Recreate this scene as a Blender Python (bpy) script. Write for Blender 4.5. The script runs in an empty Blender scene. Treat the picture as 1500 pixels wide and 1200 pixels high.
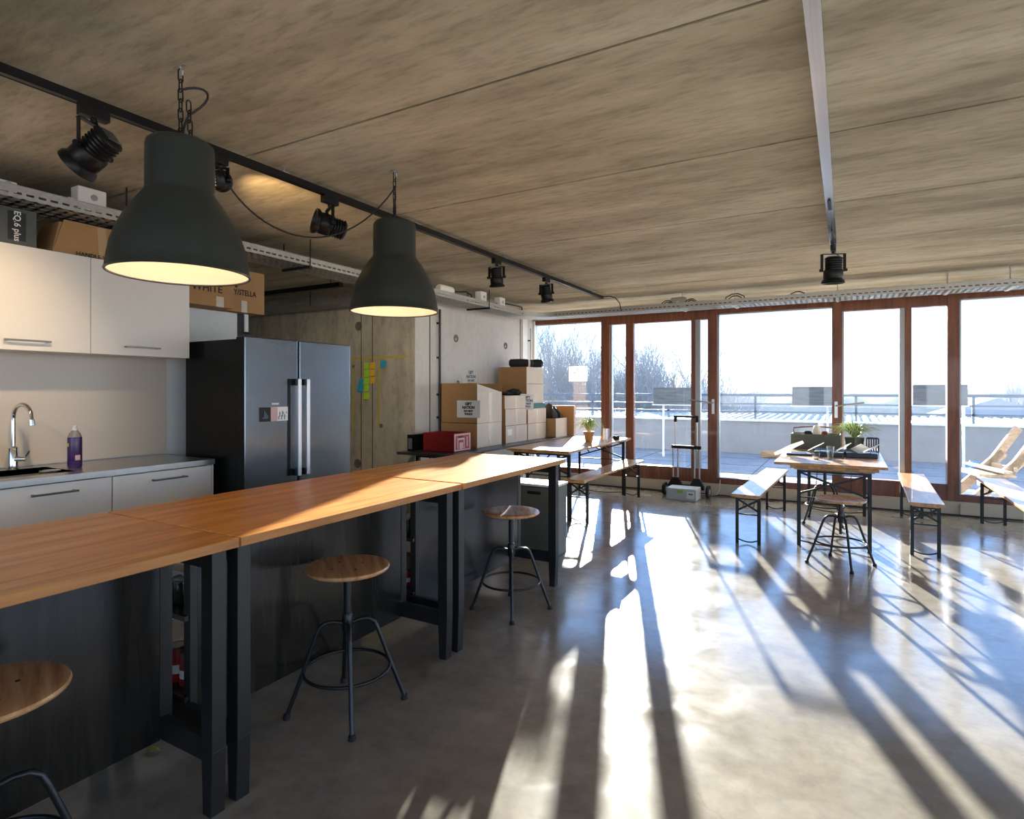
import bpy, bmesh, math, random
from mathutils import Vector, Matrix
random.seed(7)
S = bpy.context.scene
COL = S.collection
PI = math.pi
# ---------------------------------------------------------------- survey helpers: a point seen in the photograph -> metres in the room
FPX, CH, HZ = 865.0, 1.43, 572.0
YAW = math.radians(29.5)
SY, CY = math.sin(YAW), math.cos(YAW)
def ray(px, py):
    u = (px - 750) / FPX
    return CY*u - SY, SY*u + CY, -(py - HZ) / FPX
def atz(px, py, z):
    a, b, c = ray(px, py); d = (z - CH) / c
    return Vector((a*d, b*d, z))
def aty(px, py, y):
    a, b, c = ray(px, py); d = y / b
    return Vector((a*d, y, CH + c*d))
def atx(px, py, x):
    a, b, c = ray(px, py); d = x / a
    return Vector((x, b*d, CH + c*d))

# ---------------------------------------------------------------- materials
MATS = {}
def nodes_of(name):
    m = bpy.data.materials.new(name); m.use_nodes = True
    nt = m.node_tree; b = nt.nodes['Principled BSDF']
    return m, nt, b
def N(nt, t, **k):
    n = nt.nodes.new(t)
    for a, v in k.items():
        if a.startswith('i_'):
            n.inputs[a[2:].replace('_', ' ')].default_value = v
        else: setattr(n, a, v)
    return n
def L(nt, a, b): nt.links.new(a, b)
def rgba(c): return (c[0], c[1], c[2], 1)
def plain(name, col, rough=.5, metal=0, var=.12, scale=18, coat=0, spec=.5, emit=None, es=0, bump=0, trans=0):
    """plain material with a little procedural variation in colour and roughness"""
    m, nt, b = nodes_of(name)
    b.inputs['Roughness'].default_value = rough
    b.inputs['Metallic'].default_value = metal
    b.inputs['Coat Weight'].default_value = coat
    b.inputs['Specular IOR Level'].default_value = spec
    b.inputs['Transmission Weight'].default_value = trans
    tc = N(nt, 'ShaderNodeTexCoord')
    no = N(nt, 'ShaderNodeTexNoise'); no.inputs['Scale'].default_value = scale; no.inputs['Detail'].default_value = 4
    L(nt, tc.outputs['Object'], no.inputs['Vector'])
    mx = N(nt, 'ShaderNodeMix', data_type='RGBA')
    mx.inputs['A'].default_value = rgba([c*(1-var) for c in col]); mx.inputs['B'].default_value = rgba([min(1, c*(1+var)) for c in col])
    L(nt, no.outputs['Fac'], mx.inputs['Factor']); L(nt, mx.outputs['Result'], b.inputs['Base Color'])
    if emit:
        b.inputs['Emission Color'].default_value = rgba(emit); b.inputs['Emission Strength'].default_value = es
    if bump:
        bp = N(nt, 'ShaderNodeBump'); bp.inputs['Strength'].default_value = bump; bp.inputs['Distance'].default_value = .01
        L(nt, no.outputs['Fac'], bp.inputs['Height']); L(nt, bp.outputs['Normal'], b.inputs['Normal'])
    MATS[name] = m; return m
def ramp(nt, stops):
    r = N(nt, 'ShaderNodeValToRGB'); e = r.color_ramp.elements
    while len(e) < len(stops): e.new(.5)
    for i, (p, c) in enumerate(stops): e[i].position = p; e[i].color = rgba(c)
    return r
def concrete(name, c1, c2, c3, stretch, rough=.85, bump=.25, seams=None, scale=1.0, board=0, mott=1.0):
    m, nt, b = nodes_of(name)
    g = N(nt, 'ShaderNodeNewGeometry')
    mp = N(nt, 'ShaderNodeMapping'); mp.inputs['Scale'].default_value = stretch
    L(nt, g.outputs['Position'], mp.inputs['Vector'])
    n1 = N(nt, 'ShaderNodeTexNoise'); n1.inputs['Scale'].default_value = 1.3*scale; n1.inputs['Detail'].default_value = 9; n1.inputs['Roughness'].default_value = .62
    n2 = N(nt, 'ShaderNodeTexNoise'); n2.inputs['Scale'].default_value = 14*scale; n2.inputs['Detail'].default_value = 6; n2.inputs['Roughness'].default_value = .7
    n3 = N(nt, 'ShaderNodeTexNoise'); n3.inputs['Scale'].default_value = .55*scale; n3.inputs['Detail'].default_value = 3
    L(nt, mp.outputs['Vector'], n1.inputs['Vector']); L(nt, mp.outputs['Vector'], n2.inputs['Vector']); L(nt, g.outputs['Position'], n3.inputs['Vector'])
    r = ramp(nt, [(.3, c1), (.5, c2), (.7, c3)]); L(nt, n1.outputs['Fac'], r.inputs['Fac'])
    r2 = ramp(nt, [(.33, (.42,.42,.42)), (.5, (.95,.95,.95)), (.72, (1.2,1.2,1.2))]); L(nt, n2.outputs['Fac'], r2.inputs['Fac'])
    r3 = ramp(nt, [(.3, (.78,.78,.78)), (.7, (1.1,1.1,1.1))]); L(nt, n3.outputs['Fac'], r3.inputs['Fac'])
    a = N(nt, 'ShaderNodeMix', data_type='RGBA', blend_type='MULTIPLY'); a.inputs['Factor'].default_value = .48*mott
    L(nt, r.outputs['Color'], a.inputs['A']); L(nt, r2.outputs['Color'], a.inputs['B'])
    a2 = N(nt, 'ShaderNodeMix', data_type='RGBA', blend_type='MULTIPLY'); a2.inputs['Factor'].default_value = .8*mott
    L(nt, a.outputs['Result'], a2.inputs['A']); L(nt, r3.outputs['Color'], a2.inputs['B'])
    out = a2.outputs['Result']
    if board:
        mp2 = N(nt, 'ShaderNodeMapping'); mp2.inputs['Scale'].default_value = (9, 9, .35)
        L(nt, g.outputs['Position'], mp2.inputs['Vector'])
        n4 = N(nt, 'ShaderNodeTexNoise'); n4.inputs['Scale'].default_value = 1; n4.inputs['Detail'].default_value = 5
        L(nt, mp2.outputs['Vector'], n4.inputs['Vector'])
        r4 = ramp(nt, [(.35, (.6,.6,.56)), (.55, (1,1,1))]); L(nt, n4.outputs['Fac'], r4.inputs['Fac'])
        a3 = N(nt, 'ShaderNodeMix', data_type='RGBA', blend_type='MULTIPLY'); a3.inputs['Factor'].default_value = board
        L(nt, out, a3.inputs['A']); L(nt, r4.outputs['Color'], a3.inputs['B']); out = a3.outputs['Result']
    L(nt, out, b.inputs['Base Color'])
    b.inputs['Roughness'].default_value = rough
    bp = N(nt, 'ShaderNodeBump'); bp.inputs['Strength'].default_value = bump; bp.inputs['Distance'].default_value = .02
    L(nt, n2.outputs['Fac'], bp.inputs['Height']); L(nt, bp.outputs['Normal'], b.inputs['Normal'])
    MATS[name] = m; return m
def floor_mat():
    m, nt, b = nodes_of('polished_concrete')
    g = N(nt, 'ShaderNodeNewGeometry')
    n1 = N(nt, 'ShaderNodeTexNoise'); n1.inputs['Scale'].default_value = .9; n1.inputs['Detail'].default_value = 8; n1.inputs['Roughness'].default_value = .6
    n2 = N(nt, 'ShaderNodeTexNoise'); n2.inputs['Scale'].default_value = 9; n2.inputs['Detail'].default_value = 8; n2.inputs['Roughness'].default_value = .7
    n3 = N(nt, 'ShaderNodeTexNoise'); n3.inputs['Scale'].default_value = 3.3; n3.inputs['Detail'].default_value = 6; n3.inputs['Distortion'].default_value = .8
    for n in (n1, n2, n3): L(nt, g.outputs['Position'], n.inputs['Vector'])
    r = ramp(nt, [(.3, (.18,.16,.132)), (.5, (.265,.24,.20)), (.72, (.355,.325,.28))]); L(nt, n1.outputs['Fac'], r.inputs['Fac'])
    r2 = ramp(nt, [(.3, (.6,.6,.6)), (.6, (1.05,1.05,1.05))]); L(nt, n2.outputs['Fac'], r2.inputs['Fac'])
    a = N(nt, 'ShaderNodeMix', data_type='RGBA', blend_type='MULTIPLY'); a.inputs['Factor'].default_value = .6
    L(nt, r.outputs['Color'], a.inputs['A']); L(nt, r2.outputs['Color'], a.inputs['B'])
    # hairline cracks
    vo = N(nt, 'ShaderNodeTexVoronoi', feature='DISTANCE_TO_EDGE'); vo.inputs['Scale'].default_value = .42
    ad = N(nt, 'ShaderNodeVectorMath', operation='MULTIPLY_ADD')
    L(nt, n3.outputs['Color'], ad.inputs[0]); ad.inputs[1].default_value = (.5,.5,.5); L(nt, g.outputs['Position'], ad.inputs[2]); L(nt, ad.outputs['Vector'], vo.inputs['Vector'])
    r3 = ramp(nt, [(0, (.72,.68,.6)), (.004, (.95,.95,.95)), (.007, (1,1,1))]); L(nt, vo.outputs['Distance'], r3.inputs['Fac'])
    a2 = N(nt, 'ShaderNodeMix', data_type='RGBA', blend_type='MULTIPLY'); a2.inputs['Factor'].default_value = .35
    L(nt, a.outputs['Result'], a2.inputs['A']); L(nt, r3.outputs['Color'], a2.inputs['B'])
    # dark scuffs
    r5 = ramp(nt, [(.60, (1,1,1)), (.76, (.62,.62,.62))]); L(nt, n3.outputs['Fac'], r5.inputs['Fac'])
    a3 = N(nt, 'ShaderNodeMix', data_type='RGBA', blend_type='MULTIPLY'); a3.inputs['Factor'].default_value = .8
    L(nt, a2.outputs['Result'], a3.inputs['A']); L(nt, r5.outputs['Color'], a3.inputs['B'])
    L(nt, a3.outputs['Result'], b.inputs['Base Color'])
    rr = ramp(nt, [(.3, (.12,.12,.12)), (.6, (.20,.20,.20)), (.8, (.30,.30,.30))]); L(nt, n3.outputs['Fac'], rr.inputs['Fac'])
    L(nt, rr.outputs['Color'], b.inputs['Roughness'])
    b.inputs['Specular IOR Level'].default_value = .8
    bp = N(nt, 'ShaderNodeBump'); bp.inputs['Strength'].default_value = .035; bp.inputs['Distance'].default_value = .006
    L(nt, n2.outputs['Fac'], bp.inputs['Height']); L(nt, bp.outputs['Normal'], b.inputs['Normal'])
    MATS['floor'] = m; return m
def wood(name, c1, c2, c3, axis='y', staves=0, rough=.35, coat=0, fine=1.0):
    m, nt, b = nodes_of(name)
    tc = N(nt, 'ShaderNodeTexCoord')
    mp = N(nt, 'ShaderNodeMapping')
    if axis == 'x': mp.inputs['Rotation'].default_value = (0, 0, PI/2)
    if axis == 'z': mp.inputs['Rotation'].default_value = (PI/2, 0, 0)
    L(nt, tc.outputs['Object'], mp.inputs['Vector'])
    s = N(nt, 'ShaderNodeMapping'); s.inputs['Scale'].default_value = (16*fine, 1.4*fine, 16*fine); L(nt, mp.outputs['Vector'], s.inputs['Vector'])
    no = N(nt, 'ShaderNodeTexNoise'); no.inputs['Scale'].default_value = 1.6; no.inputs['Detail'].default_value = 7; no.inputs['Distortion'].default_value = .6
    L(nt, s.outputs['Vector'], no.inputs['Vector'])
    r = ramp(nt, [(.28, c1), (.5, c2), (.75, c3)]); L(nt, no.outputs['Fac'], r.inputs['Fac'])
    out = r.outputs['Color']
    if staves:
        sw = N(nt, 'ShaderNodeMapping'); sw.inputs['Rotation'].default_value = (0, 0, PI/2); L(nt, mp.outputs['Vector'], sw.inputs['Vector'])
        br = N(nt, 'ShaderNodeTexBrick'); br.inputs['Scale'].default_value = 1; br.inputs['Brick Width'].default_value = .62; br.inputs['Row Height'].default_value = staves
        br.inputs['Mortar Size'].default_value = .0007; br.inputs['Color1'].default_value = (.78,.78,.78,1); br.inputs['Color2'].default_value = (1.12,1.12,1.12,1)
        br.inputs['Mortar'].default_value = (.6,.6,.6,1); br.offset = .37
        L(nt, sw.outputs['Vector'], br.inputs['Vector'])
        a = N(nt, 'ShaderNodeMix', data_type='RGBA', blend_type='MULTIPLY'); a.inputs['Factor'].default_value = .8
        L(nt, out, a.inputs['A']); L(nt, br.outputs['Color'], a.inputs['B']); out = a.outputs['Result']
    L(nt, out, b.inputs['Base Color'])
    b.inputs['Roughness'].default_value = rough; b.inputs['Coat Weight'].default_value = coat
    bp = N(nt, 'ShaderNodeBump'); bp.inputs['Strength'].default_value = .08; bp.inputs['Distance'].default_value = .004
    L(nt, no.outputs['Fac'], bp.inputs['Height']); L(nt, bp.outputs['Normal'], b.inputs['Normal'])
    MATS[name] = m; return m
def glass_mat(name, tint=(.93,.96,.97), refl=.9, dirt=.006):
    m = bpy.data.materials.new(name); m.use_nodes = True; nt = m.node_tree; nt.nodes.clear()
    o = N(nt, 'ShaderNodeOutputMaterial'); t = N(nt, 'ShaderNodeBsdfTransparent'); t.inputs['Color'].default_value = rgba(tint)
    gl = N(nt, 'ShaderNodeBsdfGlossy'); gl.inputs['Roughness'].default_value = .02; gl.inputs['Color'].default_value = (refl, refl, refl, 1)
    fr = N(nt, 'ShaderNodeFresnel'); fr.inputs['IOR'].default_value = 1.45
    mx = N(nt, 'ShaderNodeMixShader'); L(nt, fr.outputs[0], mx.inputs[0]); L(nt, t.outputs[0], mx.inputs[1]); L(nt, gl.outputs[0], mx.inputs[2])
    df = N(nt, 'ShaderNodeBsdfDiffuse'); df.inputs['Color'].default_value = (.8,.8,.8,1)
    no = N(nt, 'ShaderNodeTexNoise'); no.inputs['Scale'].default_value = 3; no.inputs['Detail'].default_value = 6
    ml = N(nt, 'ShaderNodeMath', operation='MULTIPLY'); ml.inputs[1].default_value = dirt; L(nt, no.outputs['Fac'], ml.inputs[0])
    m2 = N(nt, 'ShaderNodeMixShader'); L(nt, ml.outputs[0], m2.inputs[0]); L(nt, mx.outputs[0], m2.inputs[1]); L(nt, df.outputs[0], m2.inputs[2])
    L(nt, m2.outputs[0], o.inputs['Surface']); MATS[name] = m; return m

concrete('ceiling_concrete', (.30,.25,.17), (.50,.43,.305), (.66,.585,.445), (.45, 1.9, 1), rough=.9, bump=.3)
concrete('wall_concrete', (.49,.48,.455), (.56,.55,.53), (.61,.60,.58), (1, 1, .6), rough=.75, bump=.04, board=0, mott=.35)
concrete('wall_concrete_dark', (.44,.40,.31), (.56,.51,.41), (.65,.60,.49), (1, 1, .5), rough=.8, bump=.12, board=.45)
concrete('deck', (.21,.205,.20), (.27,.262,.255), (.32,.31,.30), (1,1,1), rough=.7, bump=.1)
concrete('parapet_paint', (.31,.295,.275), (.34,.325,.30), (.36,.345,.32), (1,1,1), rough=.8, bump=.02, mott=.2)
floor_mat()
wood('bar_wood', (.42,.145,.026), (.60,.245,.052), (.72,.34,.095), 'y', .048, rough=.33, coat=.05)
wood('seat_wood', (.22,.10,.04), (.50,.27,.12), (.66,.41,.21), 'x', 0, rough=.35, coat=.25, fine=1.6)
wood('trestle_wood', (.36,.17,.055), (.52,.27,.10), (.62,.36,.16), 'y', .10, rough=.3, coat=.12)
wood('bench_wood', (.34,.165,.06), (.50,.27,.11), (.62,.38,.19), 'y', 0, rough=.28, coat=.15)
wood('frame_wood', (.115,.036,.018), (.18,.060,.028), (.26,.098,.045), 'z', 0, rough=.4, coat=.2)
wood('pale_wood', (.26,.18,.11), (.36,.26,.17), (.45,.34,.23), 'x', 0, rough=.6)
wood('grey_slats', (.10,.11,.105), (.17,.18,.175), (.24,.25,.24), 'x', .09, rough=.8)
wood('black_panel', (.009,.009,.007), (.015,.014,.012), (.024,.022,.018), 'z', 0, rough=.2, coat=0)
MATS['black_panel'].node_tree.nodes['Principled BSDF'].inputs['Specular IOR Level'].default_value = .42
plain('black_paint', (.012,.012,.012), .45, var=.2)
plain('black_metal', (.008,.008,.009), .4, .3)
plain('steel_dark', (.035,.036,.038), .33, .7)
plain('trestle_steel', (.02,.025,.026), .45, .3)
plain('chrome', (.75,.75,.76), .12, 1, var=.05)
plain('handle_steel', (.60,.60,.60), .28, 1, var=.05)
plain('galvanised', (.52,.52,.49), .42, .75, var=.22, scale=40)
plain('silver_rail', (.72,.73,.75), .22, .95, var=.05)
plain('lamp_green', (.030,.038,.036), .36, .15, var=.1)
plain('lamp_inner', (.74,.67,.56), .6, var=.03)
plain('bulb_glass', (1,.9,.7), .3, emit=(1,.78,.52), es=2)
plain('cabinet_white', (.80,.77,.71), .38, var=.02)
plain('wall_white', (.72,.75,.76), .55, var=.03)
plain('splash', (.60,.54,.46), .28, var=.03, scale=3)
plain('stainless', (.56,.56,.55), .3, 1, var=.12, scale=30)
plain('fridge_side', (.005,.006,.006), .3, spec=.15)
plain('bronze_steel', (.20,.18,.15), .3, .9)
plain('bright_steel', (.88,.89,.90), .38, .8, var=.02)
plain('fridge_door', (.20,.245,.29), .22, .85, var=.06, scale=2)
plain('cardboard', (.42,.235,.10), .85, var=.08, scale=6)
plain('cardboard_lit', (.60,.55,.49), .8, var=.08, scale=6)  # cardboard as lit by the sky: side light put into the colour
plain('tape', (.50,.36,.20), .25, var=.1)
plain('tape_pale', (.66,.60,.52), .2, var=.1)
plain('paper_print', (.86,.86,.84), .7, var=.03, trans=0)
plain('paper', (.86,.86,.84), .7, var=.03)
plain('ink', (.02,.02,.02), .6)
plain('ink_blue', (.10,.13,.2), .6)
plain('black_cloth', (.014,.015,.018), .85, var=.4, bump=.4)
plain('red_plastic', (.30,.025,.025), .38)
plain('pink_print', (.62,.40,.40), .5)
plain('note_green', (.50,.85,.05), .7)
plain('note_orange', (1.0,.58,.03), .7)
plain('note_blue', (.04,.45,.65), .7)
plain('tape_yellow', (.62,.50,.06), .6)
plain('white_plastic', (.72,.71,.68), .45, var=.04)
plain('cable_black', (.012,.012,.012), .5)
plain('rubber', (.012,.012,.012), .7)
plain('terracotta', (.42,.22,.10), .8)
plain('plant_green', (.22,.34,.08), .5, var=.3)
plain('plant_pale', (.55,.62,.34), .5, var=.2)
plain('case_blue_grey', (.42,.47,.50), .45, var=.05)
plain('lime', (.24,.45,.05), .5)
plain('crate_green', (.14,.155,.12), .75, var=.2)
plain('device_navy', (.018,.03,.05), .35)
plain('glass_clear', (.85,.9,.92), .03, trans=1, var=0)
plain('purple_soap', (.055,.02,.12), .25)
plain('clear_plastic', (.62,.62,.60), .15, trans=.6, var=0)
plain('bottle_green', (.01,.06,.02), .15)
plain('railing_paint', (.09,.12,.15), .5, .3)
plain('cap_white', (.74,.76,.78), .5)
plain('roof_sheet', (.22,.26,.32), .5, .2)
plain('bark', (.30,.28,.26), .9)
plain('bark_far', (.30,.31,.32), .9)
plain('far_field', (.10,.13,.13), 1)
plain('far_wood', (.13,.18,.19), 1, var=.25, scale=.4)  # bluish tint puts distance haze into the colour
plain('far_building', (.30,.34,.38), .9)  # bluish grey with some distance haze painted in
plain('tarp_blue', (.03,.28,.55), .4)
plain('plinth_cream', (.50,.46,.37), .6, var=.04)
plain('alu_grey', (.40,.42,.43), .35, .6)
plain('concrete_patch', (.50,.43,.33), .9, var=.1)
plain('jar_glass', (.03,.05,.02), .1)
plain('lid_metal', (.30,.31,.30), .3, .8)
plain('red_label', (.35,.02,.015), .4)
plain('tie_hole', (.16,.15,.13), .9)
plain('groove', (.10,.10,.09), .9)
plain('leaf_dry', (.35,.33,.08), .8)
plain('teal_cloth', (.05,.17,.20), .8)
glass_mat('window_glass')
def thin_paper():
    m = bpy.data.materials.new('thin_paper'); m.use_nodes = True; nt = m.node_tree; nt.nodes.clear()
    o = N(nt, 'ShaderNodeOutputMaterial'); a = N(nt, 'ShaderNodeBsdfDiffuse'); b = N(nt, 'ShaderNodeBsdfTranslucent'); x = N(nt, 'ShaderNodeMixShader')
    no = N(nt, 'ShaderNodeTexNoise'); r = ramp(nt, [(0, (.84,.84,.82)), (1, (.9,.9,.88))]); L(nt, no.outputs['Fac'], r.inputs['Fac'])
    L(nt, r.outputs['Color'], a.inputs['Color']); L(nt, r.outputs['Color'], b.inputs['Color']); x.inputs[0].default_value = .5
    L(nt, a.outputs[0], x.inputs[1]); L(nt, b.outputs[0], x.inputs[2]); L(nt, x.outputs[0], o.inputs['Surface']); MATS['thin_paper'] = m
thin_paper()
M = MATS

# ---------------------------------------------------------------- mesh building
class MB:
    def __init__(s): s.bm = bmesh.new()
    def box(s, x0, x1, y0, y1, z0, z1, mat=None, taper=None):
        vs = [Vector((x, y, z)) for z in (z0, z1) for y in (y0, y1) for x in (x0, x1)]
        if taper:   # (tx, ty) shrink of the bottom face toward +x / +y centre
            cx, cy = (x0+x1)/2, (y0+y1)/2
            for i in range(4): vs[i] = Vector((cx+(vs[i].x-cx)*taper[0], cy+(vs[i].y-cy)*taper[1], z0))
        if mat is not None: vs = [mat @ v for v in vs]
        v = [s.bm.verts.new(p) for p in vs]
        for f in ((0,2,3,1),(4,5,7,6),(0,1,5,4),(2,6,7,3),(0,4,6,2),(1,3,7,5)): s.bm.faces.new([v[i] for i in f])
        return s
    def hull8(s, pts):
        v = [s.bm.verts.new(Vector(p)) for p in pts]
        for f in ((0,2,3,1),(4,5,7,6),(0,1,5,4),(2,6,7,3),(0,4,6,2),(1,3,7,5)): s.bm.faces.new([v[i] for i in f])
        return s
    def tube(s, pts, r, n=8, closed=False, rs=None, caps=True):
        pts = [Vector(p) for p in pts]; m = len(pts); rings = []
        up = None
        for i, p in enumerate(pts):
            if closed: d = (pts[(i+1) % m] - pts[i-1])
            else: d = pts[min(i+1, m-1)] - pts[max(i-1, 0)]
            if d.length < 1e-9: d = Vector((0,0,1))
            d.normalize()
            if up is None:
                up = Vector((0,0,1)) if abs(d.z) < .9 else Vector((1,0,0))
            a = (up - d*up.dot(d))
            if a.length < 1e-4: a = d.orthogonal()
            a.normalize(); up = a; b = d.cross(a)
            rr = rs[i] if rs else r
            rings.append([s.bm.verts.new(p + (a*math.cos(2*PI*k/n) + b*math.sin(2*PI*k/n))*rr) for k in range(n)])
        for i in range(m if closed else m-1):
            A, B = rings[i], rings[(i+1) % m]
            for k in range(n): s.bm.faces.new((A[k], A[(k+1) % n], B[(k+1) % n], B[k]))
        if caps and not closed:
            s.bm.faces.new(list(reversed(rings[0]))); s.bm.faces.new(rings[-1])
        return s
    def bar(s, a, b, w, h):
        """rectangular bar from a to b, w across, h in the other direction"""
        a, b = Vector(a), Vector(b); d = b-a; l = d.length; d.normalize()
        up = Vector((0,0,1)) if abs(d.z) < .95 else Vector((0,1,0))
        x = d.cross(up).normalized(); z = x.cross(d).normalized()
        m = Matrix(((x.x, d.x, z.x, a.x), (x.y, d.y, z.y, a.y), (x.z, d.z, z.z, a.z), (0,0,0,1)))
        return s.box(-w/2, w/2, 0, l, -h/2, h/2, mat=m)
    def lathe(s, prof, n=32, c=(0,0,0), mat=None, capb=False, capt=False):
        rings = []
        for r, z in prof:
            ring = []
            for k in range(n):
                p = Vector((c[0]+r*math.cos(2*PI*k/n), c[1]+r*math.sin(2*PI*k/n), c[2]+z))
                if mat is not None: p = mat @ p
                ring.append(s.bm.verts.new(p))
            rings.append(ring)
        for A, B in zip(rings, rings[1:]):
            for k in range(n): s.bm.faces.new((A[k], A[(k+1) % n], B[(k+1) % n], B[k]))
        if capb: s.bm.faces.new(list(reversed(rings[0])))
        if capt: s.bm.faces.new(rings[-1])
        return s
    def cyl(s, a, b, r, n=16, r2=None):
        return s.tube([a, b], r, n, rs=[r, r if r2 is None else r2])
    def prism(s, poly, h0, h1, mat=None):
        A = [Vector((x, y, h0)) for x, y in poly]; B = [Vector((x, y, h1)) for x, y in poly]
        if mat is not None: A = [mat @ p for p in A]; B = [mat @ p for p in B]
        a = [s.bm.verts.new(p) for p in A]; b = [s.bm.verts.new(p) for p in B]; n = len(a)
        s.bm.faces.new(list(reversed(a))); s.bm.faces.new(b)
        for k in range(n): s.bm.faces.new((a[k], a[(k+1) % n], b[(k+1) % n], b[k]))
        return s
    def blade(s, pts, w):
        """thin leaf ribbon along pts with width w tapering to the tip"""
        pts = [Vector(p) for p in pts]; n = len(pts); row = []
        for i, p in enumerate(pts):
            d = (pts[min(i+1, n-1)] - pts[max(i-1, 0)]).normalized(); sd = d.cross(Vector((0,0,1)))
            if sd.length < 1e-3: sd = Vector((1,0,0))
            sd.normalize(); ww = w*(1 - (i/(n-1))**2)*.5 + .0006
            row.append((s.bm.verts.new(p - sd*ww), s.bm.verts.new(p + Vector((0,0,-.0015))), s.bm.verts.new(p + sd*ww)))
        for A, B in zip(row, row[1:]):
            s.bm.faces.new((A[0], A[1], B[1], B[0])); s.bm.faces.new((A[1], A[2], B[2], B[1]))
        return s
    def build(s, name, mat, parent=None, smooth=False, bevel=0, loc=None, rot=None):
        bm = s.bm
        bmesh.ops.recalc_face_normals(bm, faces=bm.faces)
        me = bpy.data.meshes.new(name); bm.to_mesh(me); bm.free()
        me.materials.append(M[mat] if isinstance(mat, str) else mat)
        if smooth:
            for p in me.polygons: p.use_smooth = True
        o = bpy.data.objects.new(name, me); COL.objects.link(o)
        if smooth:
            try:
                me.set_sharp_from_angle(angle=math.radians(38))
            except Exception: pass
        if bevel:
            b = o.modifiers.new('bevel', 'BEVEL'); b.width = bevel; b.segments = 2; b.limit_method = 'ANGLE'
        if parent is not None: o.parent = parent
        if loc is not None: o.location = loc
        if rot is not None: o.rotation_euler = rot
        return o
def tag(o, label=None, cat=None, group=None, kind=None):
    if label: o['label'] = label
    if cat: o['category'] = cat
    if group: o['group'] = group
    if kind: o['kind'] = kind
    return o
def thing(name, label, cat, loc=(0,0,0), rz=0, group=None, kind=None):
    o = bpy.data.objects.new(name, None); COL.objects.link(o); o.empty_display_size = .1
    o.location = loc; o.rotation_euler = (0, 0, rz)
    return tag(o, label, cat, group, kind)
def dup(root, loc, rz=0, label=None, group=None):
    r = root.copy(); COL.objects.link(r); r.location = loc; r.rotation_euler = (0, 0, rz)
    if label: r['label'] = label
    if group: r['group'] = group
    for ch in list(root.children):
        c = ch.copy(); COL.objects.link(c); c.parent = r
        for g in list(ch.children):
            d = g.copy(); COL.objects.link(d); d.parent = c
    return r
def struct(name, mb, mat, label=None, cat='room', **k):
    o = mb.build(name, mat, **k); tag(o, label or name.replace('_', ' '), cat, kind='structure'); return o
def text(name, body, size, mat, parent, loc, rot, bold=0, xs=1.0):
    cu = bpy.data.curves.new('tmp', 'FONT'); cu.body = body; cu.size = size; cu.align_x = 'CENTER'; cu.align_y = 'CENTER'; cu.extrude = .0004; cu.offset = bold
    cu.space_line = 1.0; cu.resolution_u = 3
    t = bpy.data.objects.new('tmp', cu); COL.objects.link(t); bpy.context.view_layer.update()
    me = bpy.data.meshes.new_from_object(t.evaluated_get(bpy.context.evaluated_depsgraph_get()))
    bpy.data.objects.remove(t); bpy.data.curves.remove(cu)
    me.materials.clear(); me.materials.append(M[mat])
    o = bpy.data.objects.new(name, me); COL.objects.link(o); o.parent = parent; o.location = loc; o.rotation_euler = rot; o.scale = (xs, 1, 1)
    return o
RX = (PI/2, 0, PI/2)      # text standing on a face that looks toward +X
RY = (PI/2, 0, 0)         # text standing on a face that looks toward -Y
# ================================================================ CAMERA, SKY, SUN
cam = bpy.data.cameras.new('camera'); co = bpy.data.objects.new('camera', cam); COL.objects.link(co)
co.location = (0, 0, CH); co.rotation_euler = (PI/2, 0, YAW)
cam.sensor_width = 36; cam.lens = FPX/1500*36; cam.shift_y = -28/1500; cam.clip_end = 800
S.camera = co
w = bpy.data.worlds.new('sky'); S.world = w; w.use_nodes = True; nt = w.node_tree
bg = nt.nodes['Background']; tc = N(nt, 'ShaderNodeTexCoord'); sp = N(nt, 'ShaderNodeSeparateXYZ')
L(nt, tc.outputs['Generated'], sp.inputs[0])
SKY = 1.0
rs = ramp(nt, [(0, (.35,.36,.36)), (.495, (.8,.85,.9)), (.5, (.80,.88,1.0)), (.53, (.60,.78,1.0)), (.56, (.42,.64,1.0)), (.61, (.28,.52,1.0)), (.75, (.28,.46,.85)), (1, (.22,.34,.62))])
mr = N(nt, 'ShaderNodeMapRange'); mr.inputs['From Min'].default_value = -1; mr.inputs['From Max'].default_value = 1
L(nt, sp.outputs['Z'], mr.inputs['Value']); L(nt, mr.outputs[0], rs.inputs['Fac']); L(nt, rs.outputs['Color'], bg.inputs['Color'])
bg.inputs['Strength'].default_value = 2.3
# the sun stands 11.3 degrees high beyond the window wall
us = (903-750)/FPX; sx, sy = CY*us - SY, SY*us + CY
sd = Vector((sx, sy, .200*math.hypot(sx, sy))).normalized()
sl = bpy.data.lights.new('sun', 'SUN'); sl.energy = 28; sl.angle = math.radians(.6); sl.color = (1, .93, .84)
so = bpy.data.objects.new('sun', sl); COL.objects.link(so); so.rotation_euler = sd.to_track_quat('Z', 'Y').to_euler(); so.location = (-10, 40, 12)
S.view_settings.view_transform = 'Standard'; S.view_settings.look = 'None'; S.view_settings.gamma = 1; S.view_settings.exposure = .8
S.view_settings.use_curve_mapping = False

# ================================================================ ROOM SHELL
ZC = 2.65; YW = 8.40; XL = -4.35; YN = 5.41; XR = 6.2; YB = -3.6; XF = -8.0
f = MB().box(XF, XR, YB, YW+.12, -.2, 0); struct('floor', f, 'floor', 'polished grey brown concrete floor with hairline cracks', 'floor')
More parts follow.
